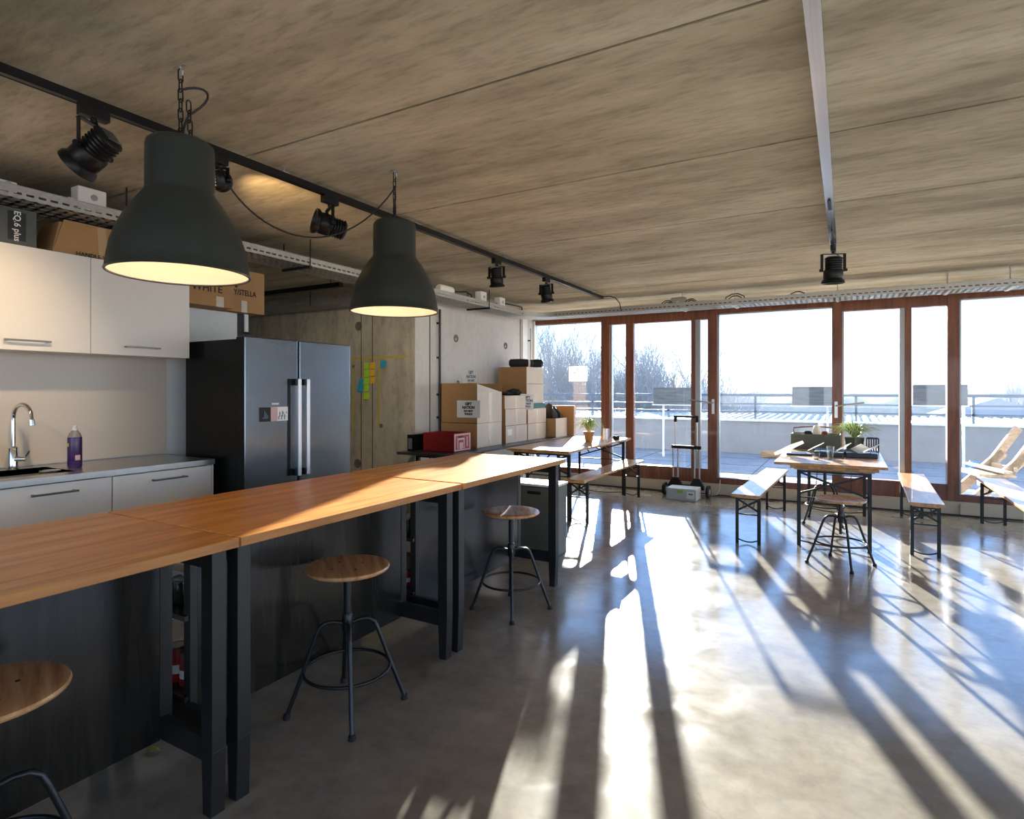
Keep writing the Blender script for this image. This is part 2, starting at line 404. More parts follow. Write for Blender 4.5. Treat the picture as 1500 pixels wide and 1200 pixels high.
# ceiling: hollow core slabs 1.19 m wide running across the room, open joints between them
seams = [-2.76, -1.57, -.38, .81, 2.0, 3.18, 4.37, 5.57, 6.77]
ys = [YB] + seams + [YW+.25]
c = MB()
for a, b in zip(ys, ys[1:]):
    c.box(XF, XR, a+.008, b-.008, ZC, ZC+.2)
c.box(XF, XR, YB, YW+.25, ZC+.09, ZC+.22)
struct('ceiling', c, 'ceiling_concrete', 'raw concrete slab ceiling with open joints', 'ceiling')
# left wall (beyond the recess) with groove strips
wl = MB().box(XL-.25, XL, YN, YW+.12, 0, ZC)
struct('wall_left', wl, 'wall_concrete', 'smooth pale concrete wall behind the stacked boxes', 'wall')
struct('wall_recess', MB().box(XF, XL-.25, YN, YN+.25, 0, ZC).box(XL-.25, XL-.0005, YN-.004, YN, 0, ZC), 'wall_concrete_dark', 'dark board marked concrete wall with sticky notes', 'wall')
struct('wall_left_far', MB().box(XF-.2, XF, YB, YN+.25, 0, ZC), 'wall_concrete_dark', 'far left wall of the recess', 'wall')
# kitchen cabin: free-standing white block lower than the ceiling
ZK = 2.04; XK = -4.2
struct('wall_kitchen', MB().box(-6.2, XK, YB, 3.0, 0, ZK), 'wall_white', 'low white partition block behind the kitchen', 'wall')
struct('trim_1', MB().box(-6.2, XK, 3.0, 3.06, 0, ZK), 'black_paint', 'black edge at the end of the white partition', 'trim')
struct('trim_2', MB().box(XK-.05, XK+.01, 3.06, 3.095, 0, ZK-.0), 'wall_white', 'thin white jamb at the end of the partition', 'trim')
struct('wall_splash', MB().box(XK, XK+.012, -.6, 2.43, .99, 1.66), 'splash', 'glossy beige splashback above the kitchen counter', 'wall')
# right and back walls with window openings (unseen; the openings are added to bring in fill daylight)
def wall_open(name, horiz, pos, a0, a1, opens, z0, z1, th=.2):
    b = MB()
    def bx(p, q, r, s_):
        if q-p < .001: return
        if horiz: b.box(p, q, pos, pos+th, r, s_)
        else: b.box(pos, pos+th, p, q, r, s_)
    cur = a0
    for p, q in opens:
        bx(cur, p, 0, ZC); bx(p, q, 0, z0); bx(p, q, z1, ZC); cur = q
    bx(cur, a1, 0, ZC)
    return b
struct('wall_right', wall_open('w', False, XR, YB, YW+.12, [(-3.2,-.6),(-.2,2.6),(3.2,5.4),(5.8,8.2)], .3, 2.5), 'wall_concrete', 'unseen right wall with openings added for fill daylight', 'wall')
struct('wall_back', wall_open('w', True, YB-.2, XF, XR, [(-3.6,-1.0),(-.6,1.6),(2.0,4.6)], .9, 2.35), 'wall_concrete', 'unseen back wall with openings added for fill daylight', 'wall')
for i, (p, q) in enumerate([(-3.2,-.6),(-.2,2.6),(3.2,5.4),(5.8,8.2)]):
    b = MB(); 
    for yy in (p, q-.07): b.box(XR+.05, XR+.13, yy, yy+.07, .3, 2.5)
    b.box(XR+.05, XR+.13, p, q, .3, .37).box(XR+.05, XR+.13, p, q, 2.43, 2.5)
    o = struct('window_%d' % (i+6), b, 'frame_wood', 'red brown framed window added in the unseen side wall', 'window')

# ---------------- window wall.  z: plinth .16, fixed glass .24-2.47, door glass .35-2.41
def wx(px): return aty(px, 572, YW).x
GZ0, GZ1, DZ0, DZ1, PZ = .24, 2.475, .35, 2.41, .16
XE1, XE2 = XL, XR
struct('baseboard_window', MB().box(XE1, XE2, YW-.05, YW+.1, 0, PZ), 'plinth_cream', 'cream plinth under the window wall', 'baseboard')
struct('trim_3', MB().box(XE1, XE2, YW-.035, YW+.10, 2.53, ZC-.004), 'frame_wood', 'red brown head beam above the windows', 'trim')
struct('trim_4', MB().box(XE1, XE2, YW-.045, YW-.035, 2.535, 2.55), 'alu_grey', 'thin pale line along the window head', 'trim')
struct('trim_5', MB().box(XE1, XE2, YW-.02, YW+.12, PZ, PZ+.02), 'frame_wood', 'red brown sill board', 'trim')
posts = [(775,781.5), (881.6,893.6), (1037.4,1050.6), (1218.8,1233.6), (1387,1405)]
px_post = [(wx(a), wx(b)) for a, b in posts]
# pieces beyond the right edge of the photograph repeat the same rhythm
nxt = px_post[4][1]
px_post += [(nxt+1.45, nxt+1.55), (nxt+2.85, nxt+2.95)]
def glasspane(parent, x0, x1, z0, z1, y=YW+.03, name='glass_pane'):
    MB().box(x0, x1, y, y+.012, z0, z1).build(name, 'window_glass', parent)
def win(n, i, label):
    """fixed light between post i and post i+1; the left post belongs to it"""
    x0, x1, x2 = px_post[i][0], px_post[i][1], px_post[i+1][0]
    t = thing('window_%d' % n, label, 'window', kind='structure')
    b = MB().box(x0, x1, YW-.03, YW+.10, PZ+.02, 2.53).box(x1, x2, YW-.01, YW+.09, PZ+.02, GZ0).box(x1, x2, YW-.01, YW+.09, GZ1, 2.53)
    b.build('window_frame', 'frame_wood', t)
    MB().box(x1, x1+.022, YW+.02, YW+.10, GZ0, GZ1).box(x1, x2, YW+.02, YW+.10, GZ1-.012, GZ1).build('glazing_bead', 'alu_grey', t)
    glasspane(t, x1, x2, GZ0, GZ1)
    return t
win(1, 0, 'leftmost fixed window pane beside the concrete wall')
win(2, 2, 'wide fixed window in the middle of the window wall')
win(3, 4, 'fixed window right of the second sliding door')
# corner strips left of the first post
b = MB().box(XL, XL+.03, YW-.04, YW+.02, 0, 2.53); struct('trim_6', b, 'wall_white', 'pale corner strip between wall and window', 'trim')
def lever(t, x, z, sx):
    MB().box(x-.017, x+.017, YW-.038, YW-.03, z-.13, z+.07).build('handle_plate', 'handle_steel', t)
    MB().tube([(x, YW-.03, z+.02), (x, YW-.075, z+.02), (x+sx*.02, YW-.085, z+.02), (x+sx*.30, YW-.12, z+.062)], .010, 8).build('door_handle', 'alu_grey', t, smooth=True)
def door(n, i, inner, label, hside):
    x0, x1, x2, x3 = px_post[i][0], px_post[i][1], px_post[i+1][0], px_post[i+1][1]
    t = thing('door_%d' % n, label, 'door', kind='structure')
    b = MB().box(x0, x1, YW-.03, YW+.10, PZ+.02, 2.53)
    b.box(x1, x2, YW-.02, YW+.09, PZ+.02, DZ0).box(x1, x2, YW-.02, YW+.09, DZ1, 2.53)
    b.build('door_frame', 'frame_wood', t)
    for (p, q, alu, side) in inner:
        if q-p < .09 or not alu: MB().box(p, q, YW-.01, YW+.06, DZ0, DZ1).build('stile', 'frame_wood', t)
        else:
            m = p+(q-p)*.45
            if side: 
                MB().box(p, m, YW-.03, YW+.04, DZ0, DZ1).build('stile', 'frame_wood', t); MB().box(m, q, YW-.01, YW+.07, DZ0, DZ1).build('stile_edge', 'alu_grey', t)
            else:
                MB().box(p, m, YW-.01, YW+.07, DZ0, DZ1).build('stile_edge', 'alu_grey', t); MB().box(m, q, YW-.03, YW+.04, DZ0, DZ1).build('stile', 'frame_wood', t)
    MB().box(x1, x1+.02, YW+.02, YW+.1, DZ0, DZ1).build('glazing_bead', 'alu_grey', t)
    glasspane(t, x1, x2, DZ0, DZ1)
    return t
d1 = door(1, 1, [(wx(917), wx(928.4), 0, 0), (wx(1013), wx(1026), 1, 1)], 'sliding door behind the hand truck', 1)
lever(d1, (px_post[2][0]+px_post[2][1])/2+.012, 1.24, -1)
d2 = door(2, 3, [(wx(1317.4), wx(1335), 1, 0)], 'sliding door behind the trestle table', -1)
lever(d2, (px_post[3][0]+px_post[3][1])/2-.01, 1.22, 1)
d3 = door(3, 5, [], 'sliding door outside the picture', 1)
x_end = px_post[6][1]
b = MB().box(px_post[6][0], x_end, YW-.03, YW+.1, PZ+.02, 2.53).box(x_end, XR, YW-.01, YW+.09, PZ+.02, GZ0).box(x_end, XR, YW-.01, YW+.09, GZ1, 2.53)
t = thing('window_4', 'last fixed window toward the right wall', 'window', kind='structure'); b.build('window_frame', 'frame_wood', t); glasspane(t, x_end, XR, GZ0, GZ1)
# low access panels on the plinth
for k, (a, b_) in enumerate([(1255,1311), (1405,1450)]):
    o = MB().box(aty(a,740,YW).x, aty(b_,740,YW).x, YW-.075, YW-.05, .02, .14).build('access_panel', 'plinth_cream', bevel=.004)
    tag(o, ['cream access panel on the plinth behind the trestle table', 'cream access panel on the plinth near the right benches'][k], 'panel', 'plinth panels')
o = MB().tube([(XL+.1, YW-.06, .012), (-1, YW-.066, .012), (3, YW-.06, .012)], .008, 6).build('floor_cable', 'cable_black'); tag(o, 'thin black cable lying along the cream window plinth', 'cable')
o = MB().tube([(wx(1056), YW-.06, .22), (wx(1056), YW-.07, .1), (wx(1052), YW-.09, .02), (wx(1050)-.1, YW-.11, .008), (wx(1050)-.4, YW-.1, .008)], .005, 6).build('power_cable', 'white_plastic', smooth=True); tag(o, 'thin white cable dropping from the sill beside the hand truck', 'cable')

# ---------------- details on the concrete walls
for k, (px, py, r, lab) in enumerate([(667.8,495.9,.05,'round tie hole high on the pale wall, nearer the pipe'), (740.4,506.7,.05,'round tie hole high on the pale wall, nearer the window'), (670.6,560.4,.028,'small tie hole low on the pale wall beside the taped notice')]):
    p = atx(px, py, XL)
    m = Matrix.Translation(p) @ Matrix.Rotation(PI/2, 4, 'Y')
    o = MB().lathe([(r,.001),(r,.006),(r*.82,.006),(r*.55,.002),(r*.5,.002),(.001,.002)], 24, mat=m).build('tie_hole', 'tie_hole'); tag(o, lab, 'tie hole', 'concrete tie holes')
    MB().lathe([(r*.35,.002),(r*.3,.007),(.001,.007)], 16, mat=m @ Matrix.Translation((r*.2, -r*.2, 0))).build('plug', 'concrete_patch', o)
for k, (px, py, r, lab) in enumerate([(525.5,478,.055,'round tie hole at top of the dark sticky note wall'), (524,679,.055,'round tie hole low on the dark wall just above the bar'), (518,537,.02,'tiny tie hole left of the orange and green notes'), (558.5,624,.025,'tiny chipped hole below the vertical yellow tape')]):
    p = aty(px, py, YN-.004)
    m = Matrix.Translation(p) @ Matrix.Rotation(PI/2, 4, 'X')
    o = MB().lathe([(r,.001),(r,.006),(r*.82,.006),(r*.55,.002),(.001,.002)], 24, mat=m).build('tie_hole', 'tie_hole'); tag(o, lab, 'tie hole', 'concrete tie holes')
g = MB()
for px in (529.5, 546):
    x = aty(px, 572, YN).x; g.box(x-.006, x+.006, YN-.0055, YN-.004, 0, ZC)
struct('trim_7', g, 'groove', 'shutter board joint lines in the dark wall', 'trim')
y1 = atx(629.5, 572, XL).y; y2 = atx(762, 572, XL).y
struct('trim_8', MB().box(XL, XL+.004, y1-.008, y1+.008, 0, ZC).box(XL, XL+.004, y2-.01, y2+.01, 0, ZC), 'groove', 'vertical joint lines in the pale wall', 'trim')
struct('trim_9', MB().box(XL, XL+.02, y2+.05, y2+.2, 0, ZC), 'wall_white', 'pale flat strip near the window corner', 'trim')
yp = atx(641.5, 572, XL).y
pp = thing('wall_pipe', 'slim dark vertical pipe clipped to the pale wall beside the dark corner', 'pipe', (XL+.03, yp, 0))
MB().cyl((0,0,0), (0,0,2.42), .014, 12).build('pipe', 'steel_dark', pp, smooth=True)
for z in (.5, 1.1, 1.38, 1.83, 2.25): MB().box(-.03, 0, -.03, .012, z-.012, z+.012).build('clip', 'steel_dark', pp)
yq = atx(776, 572, XL).y
pp = thing('corner_pipe', 'thin grey vertical pipe in the corner beside the first window', 'pipe', (XL+.045, YW-.2, 0))
MB().cyl((0,0,0), (0,0,2.4), .01, 10).build('pipe', 'alu_grey', pp, smooth=True); MB().box(-.045, 0, -.01, .01, 2.2, 2.22).build('clip', 'steel_dark', pp)
# sticky notes
def note(px0, py0, px1, py1, mat, lab, i):
    a = aty(px0, py0, YN-.0045); b_ = aty(px1, py1, YN-.0045)
    bb = MB(); n = 4
    W = b_.x-a.x; H = a.z-b_.z
    for k in range(n):
        z0, z1 = -H*k/n, -H*(k+1)/n; y0, y1_ = -.012*(k/n)**2, -.012*((k+1)/n)**2
        bb.hull8([(0,y1_-.001,z1),(W,y1_-.001,z1),(0,y1_,z1),(W,y1_,z1),(0,y0-.001,z0),(W,y0-.001,z0),(0,y0,z0),(W,y0,z0)])
    o = bb.build('sticky_note', mat, loc=(a.x, YN-.005, a.z)); tag(o, lab, 'sticky note', 'sticky notes on the concrete wall')
gr = [(533.5,531.5,540.5,541),(533.5,541.5,541,552.5),(533,553.5,540.5,563.5),(533.5,564,540.5,573.5),(533,575,541.5,585)]
gn = ['topmost of the green sticky notes', 'green sticky note second from the top of the column', 'middle green sticky note of the column', 'green sticky note just above the lowest one', 'lowest of the green sticky notes']
for i, g_ in enumerate(gr): note(*g_, 'note_green', gn[i], i)
for i, g_ in enumerate([(542,531,549.5,540.5),(542,541.5,549.5,551),(542.5,552,550,562)]): note(*g_, 'note_orange', ['topmost orange sticky note','middle orange sticky note','lowest orange sticky note'][i], i)
for i, g_ in enumerate([(558,528.5,566,538.5),(526,555,533,566),(524,566,532.5,574)]): note(*g_, 'note_blue', ['blue sticky note right of the vertical yellow tape','upper blue sticky note left of the green column','lower blue sticky note left of the green column'][i], i)
a, b_ = aty(514, 525.5, YN-.0045), aty(597, 522.5, YN-.0045)
o = MB().box(a.x, b_.x, YN-.0052, YN-.0041, a.z-.012, a.z+.012).build('yellow_tape', 'tape_yellow'); tag(o, 'horizontal strip of yellow tape above the sticky notes', 'tape')
a, b_ = aty(554, 527, YN-.0045), aty(556, 628, YN-.0045)
o = MB().box(a.x, a.x+.022, YN-.0052, YN-.0041, b_.z, a.z).build('yellow_tape', 'tape_yellow'); tag(o, 'vertical strip of yellow tape right of the orange notes', 'tape')
a, b_ = aty(516, 527, YN-.0045), aty(516, 640, YN-.0045)
o = MB().box(a.x, a.x+.02, YN-.0052, YN-.0041, b_.z, a.z).build('yellow_tape', 'tape_yellow'); tag(o, 'vertical strip of yellow tape beside the fridge edge', 'tape')

# ================================================================ KITCHEN
YE = 2.40     # right end of the counter and cabinets
kf = -3.60
# base units 60 cm wide
def handle(p, y0, y1, z, x):
    b = MB().box(x+.024, x+.034, y0, y1, z-.005, z+.005).box(x, x+.026, y0+.008, y0+.018, z-.005, z+.005).box(x, x+.026, y1-.018, y1-.008, z-.005, z+.005)
    return b.build('handle', 'bronze_steel', p)
for i in range(4):
    y1 = YE-.012-i*.6; y0 = y1-.6
    if i == 0: lab = 'white base cabinet beside the fridge under the steel counter'
    elif i == 1: lab = 'white base cabinet under the sink, second from the fridge'
    elif i == 2: lab = 'white base cabinet at the left edge of the photo'
    else: lab = 'white base cabinet beyond the left edge of the photo'
    t = thing('base_cabinet', lab, 'cabinet', (kf, y0, 0), 0, 'white kitchen base cabinets')
    MB().box(-.56, -.02, 0.001, .599, .1, .62).box(-.56, -.02, 0.001, .018, .62, .948).box(-.56,-.02,.582,.599,.62,.948).box(-.5,-.06,.002,.598,0,.1).build('body', 'cabinet_white', t)
    d = MB().box(-.02, 0, .003, .597, .735, .943).build('drawer', 'cabinet_white', t, bevel=.002); handle(d, .21, .42, .895, 0)
    d = MB().box(-.02, 0, .003, .597, .105, .730).build('door', 'cabinet_white', t, bevel=.002); handle(d, .21, .42, .68, 0)
MB_ = MB().box(-.56, 0, 0, .011, 0, .948)
o = MB_.build('end_panel', 'cabinet_white', loc=(kf, YE-.012, 0)); tag(o, 'thin white end panel of the counter next to the fridge', 'panel')
# counter top with an open basin
SX0, SX1, SY0, SY1 = -4.08, -3.72, 1.12, 1.66
t = thing('steel_countertop', 'stainless steel kitchen counter top with built-in sink', 'countertop', (0,0,0))
zt, zb = .983, .950
c = MB().box(XK+.012, SX0, -.0, YE, zb, zt).box(SX1, kf+.015, 0, YE, zb, zt).box(SX0, SX1, SY1, YE, zb, zt).box(SX0, SX1, 0, SY0, zb, zt)
c.box(XK+.012, kf+.012, 0, YE, zb-.001, zb) if False else None
c.build('worktop', 'stainless', t)
s_ = MB(); d_ = .16
s_.box(SX0-.002, SX0, SY0, SY1, zt-d_, zt).box(SX1, SX1+.002, SY0, SY1, zt-d_, zt).box(SX0, SX1, SY0-.002, SY0, zt-d_, zt).box(SX0, SX1, SY1, SY1+.002, zt-d_, zt).box(SX0, SX1, SY0, SY1, zt-d_-.002, zt-d_)
s_.build('basin', 'alu_grey', t)
MB().lathe([(.04,0),(.04,.003),(.025,.003),(.02,-.001)], 20, c=((SX0+SX1)/2, (SY0+SY1)/2, zt-d_)).build('drain', 'chrome', t, smooth=True)
# faucet
fb = atz(22.5, 689, zt)
fx, fy = -4.06, fb.y*(-4.06/fb.x) if False else 1.515
t = thing('kitchen_faucet', 'tall chrome gooseneck faucet at the back of the sink', 'faucet', (fx-.035, fy, zt), math.radians(10))
MB().lathe([(.030,0),(.030,.006),(.024,.008),(.024,.12),(.020,.128),(.013,.132)], 24, capb=True).build('faucet_base', 'chrome', t, smooth=True)
arc = [(0,0,.125),(0,0,.27)] + [(.077-.077*math.cos(a), 0, .29+.077*math.sin(a)) for a in [k*PI/14 for k in range(0, 13)]] + [(.158, 0, .262)]
MB().tube(arc, .0115, 14).build('spout', 'chrome', t, smooth=True)
MB().cyl((.157,0,.283),(.160,0,.252),.0145,16).build('nozzle', 'chrome', t, smooth=True)
MB().tube([(.02,0,.06),(.06,.03,.06)], .014, 14).tube([(.055,.028,.066),(.075,.04,.105)], .004, 8).build('lever', 'chrome', t, smooth=True)
# bottles
def bottle(loc, lab, body, h, r, dark=True):
    t = thing('soap_bottle' if body != 'bottle_green' else 'glass_bottle', lab, 'bottle', loc)
    MB().lathe([(r*.9,0),(r,.01),(r,h*.68),(r*.96,h*.72)], 24, capb=True).build('label_wrap' if dark else 'body', body, t, smooth=True)
    MB().lathe([(r*.96,h*.72),(r*.8,h*.80),(r*.4,h*.87),(r*.36,h*.9)], 24, capt=True).build('shoulder', 'clear_plastic' if dark else body, t, smooth=True)
    MB().lathe([(r*.42,h*.88),(r*.42,h*.93),(r*.3,h*.94),(r*.3,h)], 16, capt=True).build('cap', 'white_plastic' if dark else 'black_metal', t, smooth=True)
    if dark:
        MB().box(-.004, .012, -r*1.02, -r*.98, h*.5, h*.58).build('label_print', 'tape_yellow', t)
        MB().box(r*.99, r*1.01, -.014, .012, h*.18, h*.3).build('label_print', 'pink_print', t)
p = atz(106.5, 686, zt); bottle((-3.90, 1.735, zt), 'purple labelled soap bottle on the steel counter right of the faucet', 'purple_soap', .245, .036)
bottle((-4.12, 1.37, zt), 'green bottle at the left photo edge beside the faucet', 'bottle_green', .2, .03, False)
# small strainer basket beside the basin edge
t = thing('sink_basket', 'small steel strainer basket at the right edge of the sink', 'strainer', (-3.87, 1.60, zt-.158))
MB().lathe([(.035,0),(.045,.12),(.047,.155),(.043,.155),(.034,.004)], 20, capb=True).build('basket', 'stainless', t, smooth=True)
MB().lathe([(.048,.150),(.050,.158),(.046,.160)], 20).build('rim', 'chrome', t, smooth=True)
# wall cabinets
uf, uz0, uz1 = -3.86, 1.646, 2.21
for i in range(3):
    y1 = YE-i*.6; y0 = y1-.6
    lab = ['white wall cabinet nearest the fridge', 'white wall cabinet with the cardboard box on top', 'white wall cabinet beyond the left photo edge'][i]
    t = thing('wall_cabinet', lab, 'cabinet', (uf, y0, 0), 0, 'white kitchen wall cabinets')
    MB().box(XK-uf+.012, -.019, .001, .599, uz0+.004, uz1-.002).build('body', 'cabinet_white', t)
    d = MB().box(-.019, 0, .0015, .5985, uz0, uz1).build('door', 'cabinet_white', t, bevel=.002)
    handle(d, .18, .39, uz0+.052, 0)

# fridge
FY0, FY1, FX = 2.445, 3.375, -3.35
t = thing('side_by_side_fridge', 'black side by side fridge with steel coloured doors and long handles', 'fridge', (0,0,0))
MB().box(-3.99, FX-.085, FY0+.005, FY1-.005, .03, 1.765).build('body', 'fridge_side', t, bevel=.006)
ys_ = 2.868
def fdoor(y0, y1):
    d = MB().box(FX-.08, FX, y0, y1, .08, 1.78).build('door', 'fridge_door', t, bevel=.008)
    return d
da = fdoor(FY0, ys_); db = fdoor(ys_+.014, FY1)
MB().box(FX-.079, FX-.004, FY0-.002, FY0, .085, 1.775).build('door_edge', 'fridge_side', da)
def fh(par, y):
    MB().box(FX+.045, FX+.062, y, y+.026, .84, 1.51).build('handle', 'bright_steel', par, bevel=.004)
    for z_ in (.84, 1.465): MB().box(FX, FX+.046, y-.012, y+.02, z_, z_+.045).build('handle_mount', 'black_metal', par, bevel=.003)
fh(da, ys_-.045); fh(db, ys_+.03)
MB().box(FX-.002, FX+.003, ys_-.09, ys_-.066, .84, 1.51).build('handle_recess', 'black_metal', da)
# picture strip magnets on the left door
pa, pb = atx(380, 597, FX), atx(421, 616, FX)
mg = thing('magnet_strip', 'dark picture strip stuck on the left fridge door', 'magnet', (FX+.0005, pa.y, pb.z))
W, H = pb.y-pa.y, pa.z-pb.z
MB().box(0, .004, 0, W*.38, 0, H).build('dark_panel', 'black_metal', mg); MB().box(0, .0042, W*.38, W*.62, 0, H).build('pink_panel', 'pink_print', mg)
MB().box(0, .004, W*.62, W, 0, H).build('pale_panel', 'paper', mg)
b = MB()
for k in range(9):
    y_ = W*(.65+.035*k); b.box(.004, .0055, y_, y_+.006, H*.1+.02*(k % 3), H*(.35+.06*(k*5 % 7)))
for k in range(4): b.box(.004, .0055, W*(.1+.05*k), W*(.13+.05*k), H*.2, H*(.3+.15*((k*3) % 4)))
b.build('print', 'ink_blue', mg)
o = MB().box(0, .003, 0, .055, 0, .012).build('badge', 'cap_white', loc=(FX+.0005, atx(398, 592, FX).y, atx(398, 593, FX).z)); tag(o, 'tiny pale badge above the picture strip on the fridge', 'badge')
MB().lathe([(.03,0),(.03,.03),(.02,.045)], 16, c=(FX-.06, FY0+.05, 1.765), capt=True).build('hinge', 'black_metal', t)

# boxes on the cabinets
t = thing('equipment_box', 'dark grey box with a black label standing on the wall cabinet', 'box', (-3.90, .95, uz1))
MB().box(-.25, 0, 0, .60, 0, .205).build('carton', plain('dark_carton', (.085,.095,.09), .6), t, bevel=.003)
MB().box(0, .002, .47, .55, .03, .185).build('label', 'ink', t)
text('label_text', 'EQ.6 plus', .042, 'paper', t, (.0025, .51, .107), (PI/2, PI/2, PI/2), .0006)
MB().box(-.07, .004, .16, .30, .165, .20).build('grey_insert', 'black_cloth', t)
MB().lathe([(.018,0),(.018,.006),(.01,.008),(.001,.008)], 16, mat=Matrix.Translation((.004,.27,.182)) @ Matrix.Rotation(PI/2,4,'Y')).build('clasp', 'chrome', t, smooth=True)
t = thing('cardboard_box', 'orange brown cardboard box with a leaning flap on the wall cabinet', 'box', (-3.90, 1.60, uz1))
MB().hull8([(-.26,.02,0),(.0,.02,0),(-.26,.62,0),(0,.62,0),(-.26,.07,.19),(-.03,.07,.19),(-.26,.62,.19),(-.03,.62,.19)]).build('carton', 'cardboard', t)
MB().hull8([(-.02,.02,.0),(.006,.02,.0),(-.02,.62,.0),(.006,.62,.0),(-.028,.09,.205),(-.02,.09,.205),(-.028,.62,.205),(-.02,.62,.205)]).build('flap', 'cardboard', t)
MB().hull8([(0.004,.26,.02),(.0075,.26,.02),(0.004,.31,.02),(.0075,.31,.02),(-.021,.26,.2),(-.018,.26,.2),(-.021,.31,.2),(-.018,.31,.2)]).build('tape', 'tape', t)
text('printing', 'HANDLE WITH CARE', .034, 'ink', t, (.0075, .30, .016), RX, .0004)
# boxes on the partition above the fridge
t = thing('cardboard_box', 'cardboard box lettered WHITE on the partition above the fridge', 'box', (-3.99, 2.18, ZK))
MB().box(-.42, 0, 0, .645, 0, .33).build('carton', 'cardboard', t, bevel=.002)
text('printing', 'GREYWHITE', .075, 'ink', t, (.002, .34, .125), RX, .001)
MB().box(0, .002, .50, .56, .0, .075).build('tape', 'tape_pale', t)
t = thing('cardboard_box', 'cardboard box lettered STELLA hanging over the partition end', 'box', (-4.10, 2.845, ZK))
MB().box(-.4, 0, 0, .33, -.0, .33).build('carton', 'cardboard', t, bevel=.002)
text('printing', 'LANGLEY/STELLA', .06, 'ink', t, (.002, .065, .15), RX, .0012, .8)
text('printing', 'II', .12, 'ink', t, (.002, .06, .225), RX, .004)
MB().box(0, .002, .12, .17, 0, .09).build('tape', 'tape_pale', t)
# ================================================================ BAR: three identical black tables with shelves behind a panel
HB, BX0, BX1 = .93, -2.645, -1.79
def make_bar(label):
    # local: x from 0 (front edge, toward room) to -.855, y from 0 to LU
    LU = 1.325
    t = thing('bar_table', label, 'bar table', (BX1, 0, 0), 0, 'black bar tables with oak tops')
    MB().box(BX0-BX1, 0, .002, LU-.002, HB-.032, HB).build('tabletop', 'bar_wood', t, bevel=.003)
    zl = HB-.033; lx1, lx0 = -.045, -.105
    for y in (.02, LU-.072):
        b = MB().box(lx0, lx1, y, y+.052, .22, zl); b.box(lx0, lx1, y, y+.052, 0, .22, taper=(.72, 1)); b.build('leg', 'black_paint', t, bevel=.002)
        b = MB().box(-.845, -.79, y, y+.052, .22, zl).box(-.845, -.79, y, y+.052, 0, .22, taper=(.72, 1)); b.build('leg', 'black_paint', t, bevel=.002)
        MB().box(-.79, lx0, y+.012, y+.040, .17, .25).build('end_rail', 'black_paint', t, bevel=.002)
        MB().box(-.79, lx0, y+.008, y+.044, zl-.07, zl).build('end_rail', 'black_paint', t, bevel=.002)
        q0 = .048 if y < .5 else LU-.060; q1 = .078 if y < .5 else LU-.015
        MB().box(-.405, -.365, q0, q1, .17, zl).build('panel_post', 'black_paint', t, bevel=.002)
    MB().box(-.385, -.368, .078, LU-.060, .165, zl).build('front_panel', 'black_panel', t)
    MB().box(-.845, -.37, .03, LU-.03, .255, .275).build('shelf', 'black_panel', t)
    MB().box(-.845, -.37, .03, LU-.03, .56, .58).build('shelf', 'black_panel', t)
    return t
bar0 = make_bar('near bar table at the left photo edge, its top dark orange in shade')
bar0.location = (BX1, -.035, 0)
bar1 = dup(bar0, (BX1, 1.293, 0), 0, 'middle bar table with a diagonal sunlight edge across its top')
bar2 = dup(bar0, (BX1, 2.635, 0), 0, 'far bar table nearest the windows, its top fully sunlit')

# jars and cans on the shelves
def jar(loc, lab, kind, r=.035, h=.09):
    t = thing('preserve_jar' if kind == 'g' else 'food_can', lab, 'jar' if kind == 'g' else 'can', loc, random.random()*6, 'jars and cans on the bar shelves')
    MB().lathe([(r*.92,0),(r,.006),(r,h-.012),(r*.95,h-.006)], 24, capb=True, capt=True).build('body', 'jar_glass' if kind == 'g' else 'red_label', t, smooth=True)
    MB().lathe([(r*.97,h-.014),(r*.99,h-.012),(r*.99,h),(r*.9,h),(r*.88,h-.003)], 24, capt=True).build('lid', 'lid_metal', t, smooth=True)
    if kind != 'g': MB().lathe([(r*1.012,h*.25),(r*1.012,h*.5)], 24).build('label_band', 'paper', t)
    return t
jar((-2.32, 1.42, .58), 'dark green glass jar on the upper bar shelf, standing left', 'g', .045, .1)
jar((-2.24, 1.45, .58), 'dark green glass jar on the upper bar shelf, standing right', 'g', .045, .085)
jar((-2.33, 1.40, .275), 'dark red can with small label on the lower bar shelf, farther left', 'c', .038, .14)
jar((-2.25, 1.40, .275), 'bright red can on the lower bar shelf, nearer the leg', 'c', .036, .13)
jar((-2.24, 1.50, .275), 'red can standing behind the bright red can on the shelf', 'c', .034, .15)
jar((-2.26, 2.74, .58), 'small jar on the upper shelf of the far bar table', 'g', .03, .1)
jar((-2.27, 2.74, .275), 'small can on the lower shelf of the far bar table', 'c', .03, .1)
o = MB().box(-.06,.06,-.05,.05,0,.16).build('storage_tin', 'pale_wood', loc=(-2.36, 2.80, .275)); tag(o, 'small wooden box beside the can on the far bar shelf', 'box')
o = MB().box(-.12,.12,-.03,.03,0,.11).build('paper_bag', 'paper', loc=(-2.45, 1.46, .58)); tag(o, 'pale paper packet behind the jars on the upper shelf', 'packet')
# low cabinet behind the end of the bar
t = thing('low_cabinet', 'low grey green metal cabinet behind the far end of the bar', 'cabinet', (-2.66, 4.55, 0))
MB().box(0, .50, .02, .25, .0, .60).build('body', plain('grey_green', (.10,.115,.10), .4), t, bevel=.004)
MB().box(.004, .496, 0, .02, .04, .59).build('door', 'grey_green', t, bevel=.003)
MB().box(.24, .37, -.004, .0, .53, .555).build('handle_recess', 'black_metal', t)
MB().box(-.01, .51, -.01, .26, .60, .62).build('top', 'cap_white', t, bevel=.003)  # sunlight on the top is put into its white colour
